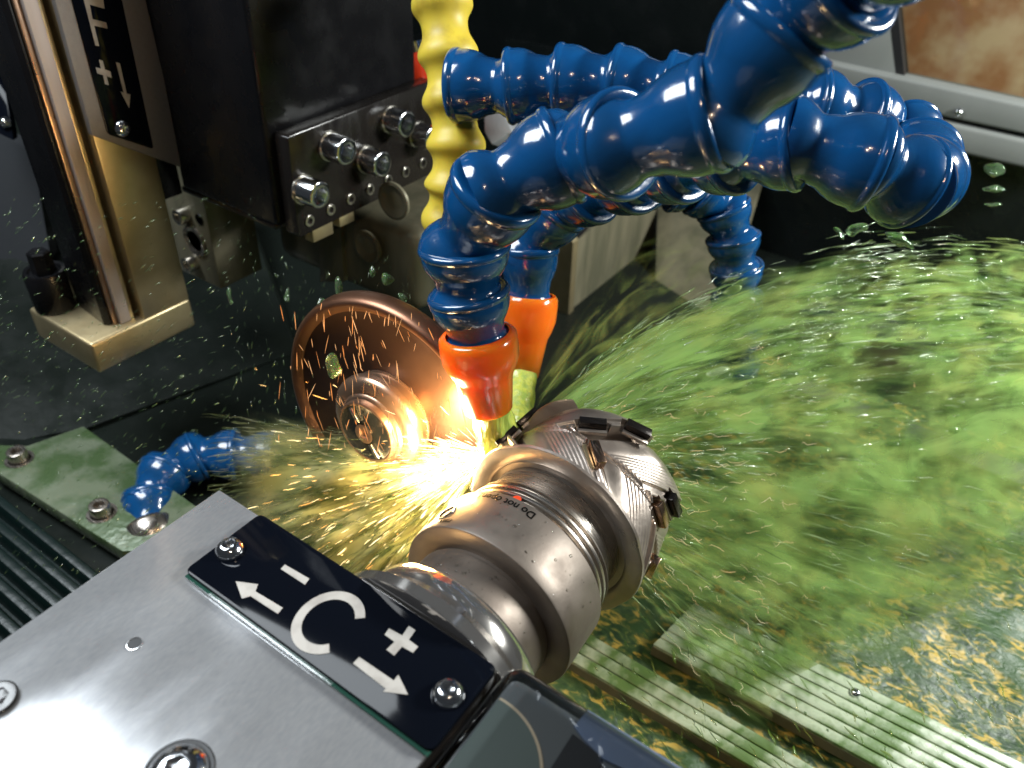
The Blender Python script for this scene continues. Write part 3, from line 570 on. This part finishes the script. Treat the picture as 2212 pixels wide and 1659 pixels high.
# red hose end behind the yellow hose
rh = thing('red_hose_end', at(905, 130, .56), 'red plastic hose end peeking out behind the yellow hose', 'hose end')
lathe('red_cap', [(0, .018), (.004, .020), (.03, .020), (.034, .017), (.05, .015)], at(895, 105, .56), (.25, .1, -1), mat('red_plastic', (.75, .05, .015), .25, coat=.5), rh, 40)
lathe('metal_collar', [(0, .0165), (.012, .0165), (.013, .014)], at(893, 82, .555), (.25, .1, -1), M_CHROME, rh, 40)

# ================================================================== COOLANT AND SPARKS
def liquid_material(name, cols, glint=.12, transp=.15):
    """translucent coolant; colour changes from one strand to the next"""
    m = bpy.data.materials.new(name); m.use_nodes = True; nt = m.node_tree; n = nt.nodes; L = nt.links; n.remove(n['Principled BSDF']); out = n['Material Output']
    g = n.new('ShaderNodeNewGeometry'); cr = n.new('ShaderNodeValToRGB'); cr.color_ramp.interpolation = 'LINEAR'; L.new(g.outputs['Random Per Island'], cr.inputs[0])
    e = cr.color_ramp.elements; e[0].position = 0; e[0].color = (*cols[0], 1); e[1].position = 1; e[1].color = (*cols[-1], 1)
    for i, c in enumerate(cols[1:-1]): q = e.new((i+1)/(len(cols)-1)); q.color = (*c, 1)
    d = n.new('ShaderNodeBsdfDiffuse'); t = n.new('ShaderNodeBsdfTranslucent'); gl = n.new('ShaderNodeBsdfGlossy'); gl.inputs['Roughness'].default_value = .12; gl.inputs['Color'].default_value = (.9, .95, .85, 1); tr = n.new('ShaderNodeBsdfTransparent')
    L.new(cr.outputs[0], d.inputs[0]); L.new(cr.outputs[0], t.inputs[0])
    m1 = n.new('ShaderNodeMixShader'); m1.inputs[0].default_value = .5; L.new(d.outputs[0], m1.inputs[1]); L.new(t.outputs[0], m1.inputs[2])
    m2 = n.new('ShaderNodeMixShader'); m2.inputs[0].default_value = glint; L.new(m1.outputs[0], m2.inputs[1]); L.new(gl.outputs[0], m2.inputs[2])
    m3 = n.new('ShaderNodeMixShader'); m3.inputs[0].default_value = transp; L.new(m2.outputs[0], m3.inputs[1]); L.new(tr.outputs[0], m3.inputs[2]); L.new(m3.outputs[0], out.inputs[0]); return m
def sheet_material(name, ca, cb, cc_, su, sv_, lo, hi, amax=.85, seed=0.):
    """torn curtain of spray: coverage streaked along the flow (UV u)"""
    m = bpy.data.materials.new(name); m.use_nodes = True; nt = m.node_tree; n = nt.nodes; L = nt.links; n.remove(n['Principled BSDF']); out = n['Material Output']
    uv = n.new('ShaderNodeUVMap'); mp = n.new('ShaderNodeMapping'); mp.inputs['Scale'].default_value = (su, sv_, 1); mp.inputs['Location'].default_value = (seed, seed*1.7, seed); L.new(uv.outputs[0], mp.inputs[0])
    t1 = n.new('ShaderNodeTexNoise'); t1.inputs['Scale'].default_value = 1; t1.inputs['Detail'].default_value = 4.5; t1.inputs['Roughness'].default_value = .52; t1.inputs['Distortion'].default_value = .7; L.new(mp.outputs[0], t1.inputs[0])
    mp2 = n.new('ShaderNodeMapping'); mp2.inputs['Scale'].default_value = (su*.8, sv_*.22, 1); mp2.inputs['Location'].default_value = (seed+4, seed, 0); L.new(uv.outputs[0], mp2.inputs[0])
    t2 = n.new('ShaderNodeTexNoise'); t2.inputs['Scale'].default_value = 1; t2.inputs['Detail'].default_value = 3; L.new(mp2.outputs[0], t2.inputs[0])
    ad = n.new('ShaderNodeMath'); ad.operation = 'MULTIPLY_ADD'; ad.inputs[1].default_value = .55; L.new(t1.outputs['Fac'], ad.inputs[0])
    a2 = n.new('ShaderNodeMath'); a2.operation = 'MULTIPLY'; a2.inputs[1].default_value = .45; L.new(t2.outputs['Fac'], a2.inputs[0]); L.new(a2.outputs[0], ad.inputs[2])
    mr = n.new('ShaderNodeMapRange'); mr.interpolation_type = 'SMOOTHSTEP'; mr.inputs[1].default_value = lo; mr.inputs[2].default_value = hi; mr.inputs[4].default_value = amax; L.new(ad.outputs[0], mr.inputs[0])
    at_ = n.new('ShaderNodeAttribute'); at_.attribute_name = 'cover'; ml = n.new('ShaderNodeMath'); ml.operation = 'MULTIPLY'; L.new(mr.outputs[0], ml.inputs[0]); L.new(at_.outputs['Fac'], ml.inputs[1])
    mx = n.new('ShaderNodeMix'); mx.data_type = 'RGBA'; mx.inputs[6].default_value = (*ca, 1); mx.inputs[7].default_value = (*cb, 1)
    r2 = n.new('ShaderNodeMapRange'); r2.inputs[1].default_value = .40; r2.inputs[2].default_value = .60; L.new(t1.outputs['Fac'], r2.inputs[0]); L.new(r2.outputs[0], mx.inputs[0])
    mp3 = n.new('ShaderNodeMapping'); mp3.inputs['Scale'].default_value = (su*1.4, sv_*.5, 1); mp3.inputs['Location'].default_value = (seed*2.1, seed+3, 0); L.new(uv.outputs[0], mp3.inputs[0])
    t3 = n.new('ShaderNodeTexNoise'); t3.inputs['Scale'].default_value = 1; t3.inputs['Detail'].default_value = 5; L.new(mp3.outputs[0], t3.inputs[0]); r3 = n.new('ShaderNodeMapRange'); r3.inputs[1].default_value = .45; r3.inputs[2].default_value = .66; r3.inputs[4].default_value = .8; L.new(t3.outputs['Fac'], r3.inputs[0])
    mx3 = n.new('ShaderNodeMix'); mx3.data_type = 'RGBA'; mx3.inputs[7].default_value = (*cc_, 1); L.new(mx.outputs[2], mx3.inputs[6]); L.new(r3.outputs[0], mx3.inputs[0]); mx = mx3
    d = n.new('ShaderNodeBsdfDiffuse'); t = n.new('ShaderNodeBsdfTranslucent'); L.new(mx.outputs[2], d.inputs[0]); L.new(mx.outputs[2], t.inputs[0])
    m1 = n.new('ShaderNodeMixShader'); m1.inputs[0].default_value = .5; L.new(d.outputs[0], m1.inputs[1]); L.new(t.outputs[0], m1.inputs[2])
    tr = n.new('ShaderNodeBsdfTransparent'); m2 = n.new('ShaderNodeMixShader'); L.new(ml.outputs[0], m2.inputs[0]); L.new(tr.outputs[0], m2.inputs[1]); L.new(m1.outputs[0], m2.inputs[2]); L.new(m2.outputs[0], out.inputs[0]); return m
def emit_material(name, cols, strength):
    m = bpy.data.materials.new(name); m.use_nodes = True; nt = m.node_tree; n = nt.nodes; L = nt.links; n.remove(n['Principled BSDF']); out = n['Material Output']
    g = n.new('ShaderNodeNewGeometry'); cr = n.new('ShaderNodeValToRGB'); L.new(g.outputs['Random Per Island'], cr.inputs[0]); e = cr.color_ramp.elements
    e[0].color = (*cols[0], 1); e[1].color = (*cols[-1], 1)
    for i, c in enumerate(cols[1:-1]): q = e.new((i+1)/(len(cols)-1)); q.color = (*c, 1)
    em = n.new('ShaderNodeEmission'); em.inputs[1].default_value = strength; L.new(cr.outputs[0], em.inputs[0]); L.new(em.outputs[0], out.inputs[0]); return m

def strands(name, curves, widths, m, label=None, cat='coolant'):
    """curves: (N, K, 3) centre lines; widths (N,) -> closed three-sided tapered strands in one mesh"""
    Cv = np.asarray(curves, float); N, K, _ = Cv.shape; tg = np.gradient(Cv, axis=1); tg /= np.linalg.norm(tg, axis=2, keepdims=True)+1e-12
    up = np.array([.3, .2, 1.]); a = np.cross(tg, up); a /= np.linalg.norm(a, axis=2, keepdims=True)+1e-12; b = np.cross(tg, a)
    prof = np.sin(np.linspace(.12, math.pi-.18, K))**.7; w = np.asarray(widths)[:, None]*prof[None]
    ring = [Cv+(a*math.cos(q)+b*math.sin(q))*w[..., None] for q in (0, 2.094, 4.189)]
    V = np.stack(ring, 2).reshape(-1, 3)              # N,K,3ring
    base = (np.arange(N)*K*3)[:, None, None, None]; kk = (np.arange(K-1)*3)[None, :, None, None]; rr_ = np.arange(3)[None, None, :, None]; r2 = (rr_+1) % 3
    quads = np.concatenate([base+kk+rr_, base+kk+r2, base+kk+3+r2, base+kk+3+rr_], 3).reshape(-1, 4)
    bs = (np.arange(N)*K*3)[:, None]
    tris = np.concatenate([bs+np.array([[2, 1, 0]]), bs+(K-1)*3+np.array([[0, 1, 2]])], 0)
    me = bpy.data.meshes.new(name); org = V.mean(0); V = V-org
    me.vertices.add(len(V)); me.vertices.foreach_set('co', V.ravel())
    nl = quads.size+tris.size; me.loops.add(nl); me.loops.foreach_set('vertex_index', np.concatenate([quads.ravel(), tris.ravel()]).astype(np.int32))
    npoly = len(quads)+len(tris); me.polygons.add(npoly); ls = np.concatenate([np.arange(len(quads))*4, quads.size+np.arange(len(tris))*3]); me.polygons.foreach_set('loop_start', ls.astype(np.int32))
    me.update(calc_edges=True); me.validate(); me.materials.append(m); me.shade_smooth()
    o = bpy.data.objects.new(name, me); link(o, org); return setprops(o, label, cat, kind='stuff')
def grid_sheet(name, fn, nu, nv, m, cover, label, cat='coolant'):
    """fn(u, v) -> point; u along the flow"""
    V = []; cv_ = []; 
    for j in range(nv+1):
        for i in range(nu+1): V.append(fn(i/nu, j/nv)); cv_.append(cover(i/nu, j/nv))
    F = [(j*(nu+1)+i, j*(nu+1)+i+1, (j+1)*(nu+1)+i+1, (j+1)*(nu+1)+i) for j in range(nv) for i in range(nu)]
    V = np.array(V); org = V.mean(0); me = bpy.data.meshes.new(name); me.from_pydata((V-org).tolist(), [], F); me.materials.append(m); me.shade_smooth()
    at_ = me.attributes.new('cover', 'FLOAT', 'POINT'); at_.data.foreach_set('value', np.array(cv_, dtype=np.float32))
    uvl = me.uv_layers.new(name='UVMap'); li = np.zeros(len(me.loops), dtype=np.int32); me.loops.foreach_get('vertex_index', li)
    uvv = np.stack([(li % (nu+1))/nu, (li//(nu+1))/nv], 1); uvl.data.foreach_set('uv', uvv.ravel().astype(np.float32))
    o = bpy.data.objects.new(name, me); link(o, org); return setprops(o, label, cat, kind='stuff')
def ss(a, b, x): x = min(1, max(0, (x-a)/(b-a))); return x*x*(3-2*x)

G_ = .00069
def right_flow(tn, x, dz=0.):
    """streamline that leaves the cut with slope tn (picture plane) and has travelled x to the right; falls in an arc"""
    g = G_*ss(-.6, 1.0, tn)*1.0+.00008
    px = 1085+x; py = 985-(tn*x/(1+.0007*max(0, tn)*x)-(.00003+.00016*ss(0, 1, tn))*x*x); d = .372+.000132*x+.00002*max(0, -tn)*x+dz
    return px, py, d
GREENS = [(.04, .11, .03), (.22, .40, .12), (.38, .58, .20), (.48, .60, .18), (.11, .24, .08), (.52, .68, .32), (.66, .78, .55)]
M_SPRAY = liquid_material('green_spray', GREENS, .10, .62)
M_GLINT = liquid_material('spray_glint', [(.55, .75, .45), (.75, .85, .7), (.6, .7, .3)], .5, .1)
SH = [sheet_material('spray_curtain_%d' % k, (.04, .11, .035), (.40, .62, .19), (.60, .66, .20), su, sv_, lo, hi, am, seed) for k, (su, sv_, lo, hi, am, seed) in enumerate(((6, 18, .44, .64, .70, 1.3), (7, 24, .44, .64, .70, 5.1), (8, 30, .44, .63, .75, 9.7), (6, 22, .43, .62, .75, 14.2), (7, 26, .42, .62, .75, 19.2), (9, 20, .44, .62, .75, 23.7), (7, 30, .44, .62, .75, 27.1)))]
for k, (t0, t1, dz) in enumerate(((-1.15, 1.17, -.012), (-1.0, 1.12, .002), (-.9, 1.04, .014), (-.5, 1.2, .026), (-.6, 1.18, .038), (-.9, 1.12, -.004), (-.7, 1.15, .020))):
    def fn(u, v, t0=t0, t1=t1, dz=dz, k=k):
        tn = t0+(t1-t0)*v; xm = 1180 if tn > -.15 else 1180*max(.42, 1+.62*(tn+.15)); x = 85+u*xm*1.03
        px, py, d = right_flow(tn, x, dz); nz_ = mnoise.noise(Vector((u*5, v*7, k*3.1)))
        return at(px+nz_*16, py+nz_*26, d+.016*nz_)
    def cover(u, v, k=k):
        v = v+.10*mnoise.fractal(Vector((u*5, k*3., v*2)), .8, 2.2, 4)*ss(.05, .5, u)
        c = ss(0, .06, v)*ss(0, .10, 1-v)*ss(0, .05, u)*(1-.6*ss(.65, 1.0, u)*(1 if v < .35 else .35))*(.62+.38*ss(.30, .55, v))
        h = mnoise.fractal(Vector((u*7.5, v*8, 2.+.07*k)), .7, 2.1, 3); return c*(1-.98*ss(-.10, .03, h)*ss(.34, .62, u)*ss(.40, .62, v))
    grid_sheet('coolant_curtain', fn, 110, 70, SH[k], cover, ('front', 'third', 'fourth', 'sixth', 'rearmost', 'second', 'fifth')[k]+' layer of green coolant spray thrown to the right')
M_MIST = sheet_material('steep_spray', (.20, .28, .07), (.50, .62, .16), (.64, .62, .18), 6, 9, .38, .68, .5, 33.)
def fnm(u, v):
    tn = .55+1.9*v; nz_ = mnoise.noise(Vector((u*4, v*6, 40.))); px, py, d = right_flow(tn, 70+u*(560-250*v), .03); return at(px+nz_*12, py+nz_*14, d+.014*nz_)
grid_sheet('coolant_curtain', fnm, 50, 50, M_MIST, lambda u, v: ss(0, .12, v)*ss(0, .3, 1-v)*ss(0, .08, u)*(1-ss(.35, 1, u)), 'thin steep veil of spray rising behind the rear nozzle')
def make_right(n, lmin, lmax, wmin, wmax, seed, xlo=140, xhi=1200, spread=.03):
    g = np.random.default_rng(seed); cur = []; wd = []
    while len(cur) < n:
        tn = g.uniform(-.95, 1.18); x = xlo+(xhi-xlo)*g.random()**.9
        xm = 1180 if tn > -.15 else 1180*max(.42, 1+.62*(tn+.15))
        if x > xm: continue
        h = mnoise.fractal(Vector((x/180., tn*2.6, 2.)), .7, 2.1, 3)
        if h > .06 and x > 420 and g.random() < .85: continue
        dz = g.normal(.01, spread*.5); L_ = g.uniform(lmin, lmax)*(.6+.8*x/1100); jt = g.normal(0, .09); wob = g.normal(0, 5, (4, 2)).cumsum(0)
        pts = []
        for i in range(4):
            px, py, d = right_flow(tn+jt, x+L_*i/3, dz); pts.append(at(px+wob[i, 0]*.4, py+wob[i, 1]*.5, d))
        cur.append(pts); wd.append(g.uniform(wmin, wmax)*g.random()**.6)
    return cur, wd
c_, w_ = make_right(2400, 20, 95, .00012, .0009, 11); strands('coolant_spray', c_, w_, M_SPRAY, 'streaky bright green coolant spray flying right from the cutter')
c_, w_ = make_right(1100, 6, 40, .00012, .00042, 12); strands('coolant_glints', c_, w_, M_GLINT, 'pale glinting coolant threads within the right hand spray')
# rounded clots of liquid at the far right
def blobs(name, n, sampler, m, label, seed):
    g = random.Random(seed); bm = bmesh.new()
    for k in range(n):
        p, dr, rad, st = sampler(g); q = Vector(dr).to_track_quat('Z', 'Y').to_matrix().to_4x4()
        bmesh.ops.create_icosphere(bm, subdivisions=2, radius=rad, matrix=Matrix.Translation(Vector(p)) @ q @ Matrix.Diagonal((1, g.uniform(.6, 1), st, 1)))
    for v in bm.verts: v.co += Vector(mnoise.noise_vector(v.co*260))*.0006
    return setprops(finish(name, bm, m, None, True, None), label, 'coolant', kind='stuff')
def smp(g):
    x = g.uniform(450, 1080); tn = g.uniform(.0, 1.14); px, py, d = right_flow(tn, x, g.gauss(.01, .02)); q = right_flow(tn, x+10, 0); 
    a = at(px, py, d); b = at(q[0], q[1], d); return a, b-a, g.choice((.0008, .0012, .0018, .0026)), g.uniform(1.5, 4)
blobs('coolant_clots', 110, smp, M_SPRAY, 'green liquid clots flying through the right hand spray', 3)
# single drops: above the wheel, and the column of falling slugs at the right edge
SLUGS = [(732, 622, .40, .0040, 2.4, 0), (697, 668, .40, .0045, 2.6, 0), (718, 790, .37, .0055, 2.2, 0), (803, 585, .42, .0036, 1.8, 0), (835, 606, .44, .0055, 1.1, 30), (870, 640, .43, .0035, 1.5, 30), (622, 640, .5, .003, 3, 0), (498, 640, .48, .003, 3, 0),
         (2148, 367, .52, .010, 1.2, 90), (2146, 410, .52, .0055, 2.4, 90), (2146, 443, .52, .0026, 4.5, 90), (1850, 493, .42, .006, 1.9, 110), (1812, 505, .42, .0035, 2.2, 30), (1945, 520, .43, .006, 3, 60)]
bm = bmesh.new()
for x, y, d, r, st, ang in SLUGS:
    dv = CR*math.sin(R(ang))-CU*math.cos(R(ang)); q = Vector(dv).to_track_quat('Z', 'Y').to_matrix().to_4x4()
    r0 = len(bm.verts); bmesh.ops.create_icosphere(bm, subdivisions=3, radius=r*.55, matrix=Matrix.Translation(Vector(at(x, y, d))) @ q @ Matrix.Diagonal((1, .8, st, 1)))
for v in bm.verts: v.co += Vector(mnoise.noise_vector(v.co*150))*.0022
M_SLUG = mat('coolant_slug', (.42, .68, .34), .05, trans=.88, ior=1.33, bump=(260, .6, .002), coat=.6, sss=(.3, (.3, 1, .2), .004))
setprops(finish('coolant_slugs', bm, M_SLUG, None, True, None), 'larger green coolant slugs falling in front of wheel and trough', 'coolant', kind='stuff')

# left-hand fan, lit by the sparks
def left_flow(an, rho, dz=0.):
    a = R(an); px = 1060+rho*math.cos(a)*1.0; py = 985-rho*math.sin(a)+.00010*rho*rho; d = .372+.00014*rho+dz; return px, py, d
YG = [(.10, .14, .05), (.36, .39, .15), (.50, .50, .22), (.26, .36, .12), (.60, .57, .34), (.7, .68, .48)]
M_LEFT = liquid_material('yellow_green_spray', YG, .10, .5)
SL = [sheet_material('left_curtain_%d' % k, (.08, .13, .05), (.48, .50, .21), (.64, .58, .27), su, sv_, lo, hi, am, sd) for k, (su, sv_, lo, hi, am, sd) in enumerate(((5, 18, .34, .54, .85, 21.), (6, 26, .34, .54, .9, 25.), (6, 32, .34, .54, .95, 29.)))]
for k, (a0, a1, dz) in enumerate(((168, 242, -.006), (170, 238, .010), (166, 236, .026))):
    def fn(u, v, a0=a0, a1=a1, dz=dz, k=k):
        nz_ = mnoise.noise(Vector((u*5, v*6, k*5.1+9))); px, py, d = left_flow(a0+(a1-a0)*v, 12+u*560, dz); return at(px+nz_*8, py+nz_*10, d+.012*nz_)
    def cover(u, v): return ss(0, .12, v)*ss(0, .10, 1-v)*ss(0, .02, u)*(1-ss(.72, 1, u))
    grid_sheet('left_coolant_curtain', fn, 70, 50, SL[k], cover, ('front', 'middle', 'rear')[k]+' layer of yellow green spray left of the tool')
g = np.random.default_rng(31); cur = []; wd = []
for i in range(4200):
    an = g.uniform(168, 240); rho = 15+560*g.random()**1.15; L_ = g.uniform(10, 55); dz = g.normal(.01, .013); wob = g.normal(0, 2.5, (4, 2)).cumsum(0); pts = []
    for k in range(4): px, py, d = left_flow(an, rho+L_*k/3, dz); pts.append(at(px+wob[k, 0], py+wob[k, 1]*.7, d))
    cur.append(pts); wd.append(g.uniform(.00012, .0006)*g.random()**.6)
strands('left_coolant_spray', cur, wd, M_LEFT, 'yellow green streaks of coolant flying left from the sparks')
# dark haze of small drops around the wheel and over the bed at left
g = np.random.default_rng(37); cur = []; wd = []
for i in range(1500):
    x = g.uniform(-20, 900); y = g.uniform(420, 1250); 
    if x > 560 and y < 560: continue
    d = g.uniform(.40, .56); an = R(g.uniform(15, 60)) if x < 500 else R(g.uniform(60, 110)); L_ = g.uniform(4, 18); v = np.array([math.cos(an), -math.sin(an)])*L_
    cur.append([at(x+v[0]*t, y+v[1]*t, d) for t in (0, .33, .66, 1)]); wd.append(g.uniform(.0001, .00045)*g.random()**.7)
strands('drifting_drops', cur, wd, liquid_material('dim_drops', [(.08, .16, .06), (.16, .3, .10), (.3, .42, .2)], .3, .2), 'fine green drops drifting past the wheel and the column')
# jets out of the two nozzles
M_JET = mat('coolant_jet', (.60, .64, .10), .10, bump=(260, .6, .002), sss=(.5, (1, .9, .2), .006), stretch=(2, 2, .25), coat=.5, var=(160, (.36, .48, .10), .4, .65))
def jet(p0, p1, r0, r1, label):
    P0 = at(*p0); P1 = at(*p1); L_ = np.linalg.norm(P1-P0); prof = [(L_*t, r0+(r1-r0)*t+.0004*math.sin(t*17)) for t in np.linspace(0, 1, 24)]
    def rf(s, r, a): return r*(1+.10*mnoise.noise(Vector((math.cos(a)*2.2, math.sin(a)*2.2, s*60))))
    setprops(lathe('coolant_jet', prof, P0, P1-P0, M_JET, None, 40, rfun=rf, angle=None), label, 'coolant', kind='stuff')
jet((1053, 850, .336), (1082, 985, .368), .0082, .0105, 'yellow green jet pouring from the front orange nozzle')
jet((1127, 800, .453), (1115, 935, .43), .0085, .0100, 'yellow green jet pouring from the rear orange nozzle')
# sparks
M_SPK = emit_material('spark', [(1, .36, .06), (1, .55, .16), (1, .72, .32), (1, .85, .5)], 7)
M_HOT = emit_material('white_hot_spark', [(1, .70, .24), (1, .82, .42), (1, .9, .6)], 6)
M_DIM = emit_material('cooling_spark', [(.9, .28, .06), (1, .42, .14), (1, .55, .25)], 1.4)
g = np.random.default_rng(41); cur = []; wd = []
for i in range(600):
    an = g.normal(198, 24); rho = abs(g.normal(0, 1))*80+2; L_ = g.uniform(10, 46); dz = g.normal(-.004, .010); wob = g.normal(0, .3, (5, 2)).cumsum(0); pts = []
    for k in range(5): px, py, d = left_flow(an, rho+L_*k/4, dz); pts.append(at(px+wob[k, 0]-6, py+wob[k, 1]-4, d))
    cur.append(pts); wd.append(g.uniform(.00008, .0003))
strands('white_hot_sparks', cur, wd, M_HOT, 'white hot burst of sparks where wheel meets cutter', 'sparks')
cur = []; wd = []
for i in range(900):
    an = g.normal(200, 22); rho = 30+abs(g.normal(0, 1))*190; L_ = g.uniform(6, 34); dz = g.normal(-.002, .016); wob = g.normal(0, .7, (5, 2)).cumsum(0); pts = []
    if rho > 560: continue
    for k in range(5): px, py, d = left_flow(an, rho+L_*k/4, dz); pts.append(at(px+wob[k, 0], py+wob[k, 1], d))
    cur.append(pts); wd.append(g.uniform(.00005, .00014))
strands('flying_sparks', cur, wd, M_SPK, 'orange sparks flying left through the spray', 'sparks')
cur = []; wd = []
for i in range(240):          # over the wheel: short, mostly vertical falling streaks
    x = g.normal(850, 120); y = g.uniform(650, 960); an = R(g.normal(-80, 12)); L_ = g.uniform(8, 42); d = g.uniform(.335, .40)
    if x < 580 or x > 1010: continue
    v = np.array([math.cos(an), -math.sin(an)])*L_; cur.append([at(x+v[0]*t, y+v[1]*t, d) for t in (0, .25, .5, .75, 1)]); wd.append(g.uniform(.00007, .00022))
gc, gw_ = cur, wd; cur, wd = [], []
for i in range(190):          # wriggling glints carried off to the right past the cutter
    tn = g.normal(-.25, .45); x = g.uniform(250, 600) if g.random() < .7 else g.uniform(100, 900); L_ = g.uniform(8, 40); wob = g.normal(0, 4.0, (5, 2)).cumsum(0); pts = []
    if not -1.1 < tn < .75: continue
    for k in range(5): px, py, d = right_flow(tn, x+L_*k/4, -.02+g.normal(0, .001)); pts.append(at(px+wob[k, 0], py+wob[k, 1], d))
    cur.append(pts); wd.append(g.uniform(.00004, .00010))
strands('carried_sparks', cur, wd, emit_material('carried_spark', [(1, .62, .30), (1, .75, .45), (1, .86, .62)], 1.3), 'pale gold sparks carried right by the green spray', 'sparks')
strands('falling_sparks', gc, gw_, M_DIM, 'thin cooling sparks falling in front of the wheel', 'sparks')
# liquid running over the ribbed strips and lower right bed
g = np.random.default_rng(53); cur = []; wd = []
for i in range(700):
    x = g.uniform(1230, 2260); y = g.uniform(1080, 1690)
    if y < 1050+.30*(2212-x)*.6 and g.random() < .3: continue
    h = mnoise.fractal(Vector((x/130., y/110., 7.)), .7, 2.1, 3)
    if h < -.02 and g.random() < .8: continue
    an = R(g.normal(-58, 14)); L_ = g.uniform(8, 48); z = g.uniform(.014, .045); v = np.array([math.cos(an), -math.sin(an)])*L_; pts = []
    for t in (0, .33, .66, 1): p = onz(z, x+v[0]*t+g.normal(0, 1), y+v[1]*t+g.normal(0, 1)); pts.append(p)
    cur.append(pts); wd.append(g.uniform(.00015, .0010)*g.random()**.7)
strands('bed_splash', cur, wd, liquid_material('splash_green', [(.05, .12, .02), (.14, .28, .04), (.26, .42, .07), (.34, .36, .06), (.10, .20, .04)], .12, .55), 'green coolant splashing over the ribbed strips at lower right')
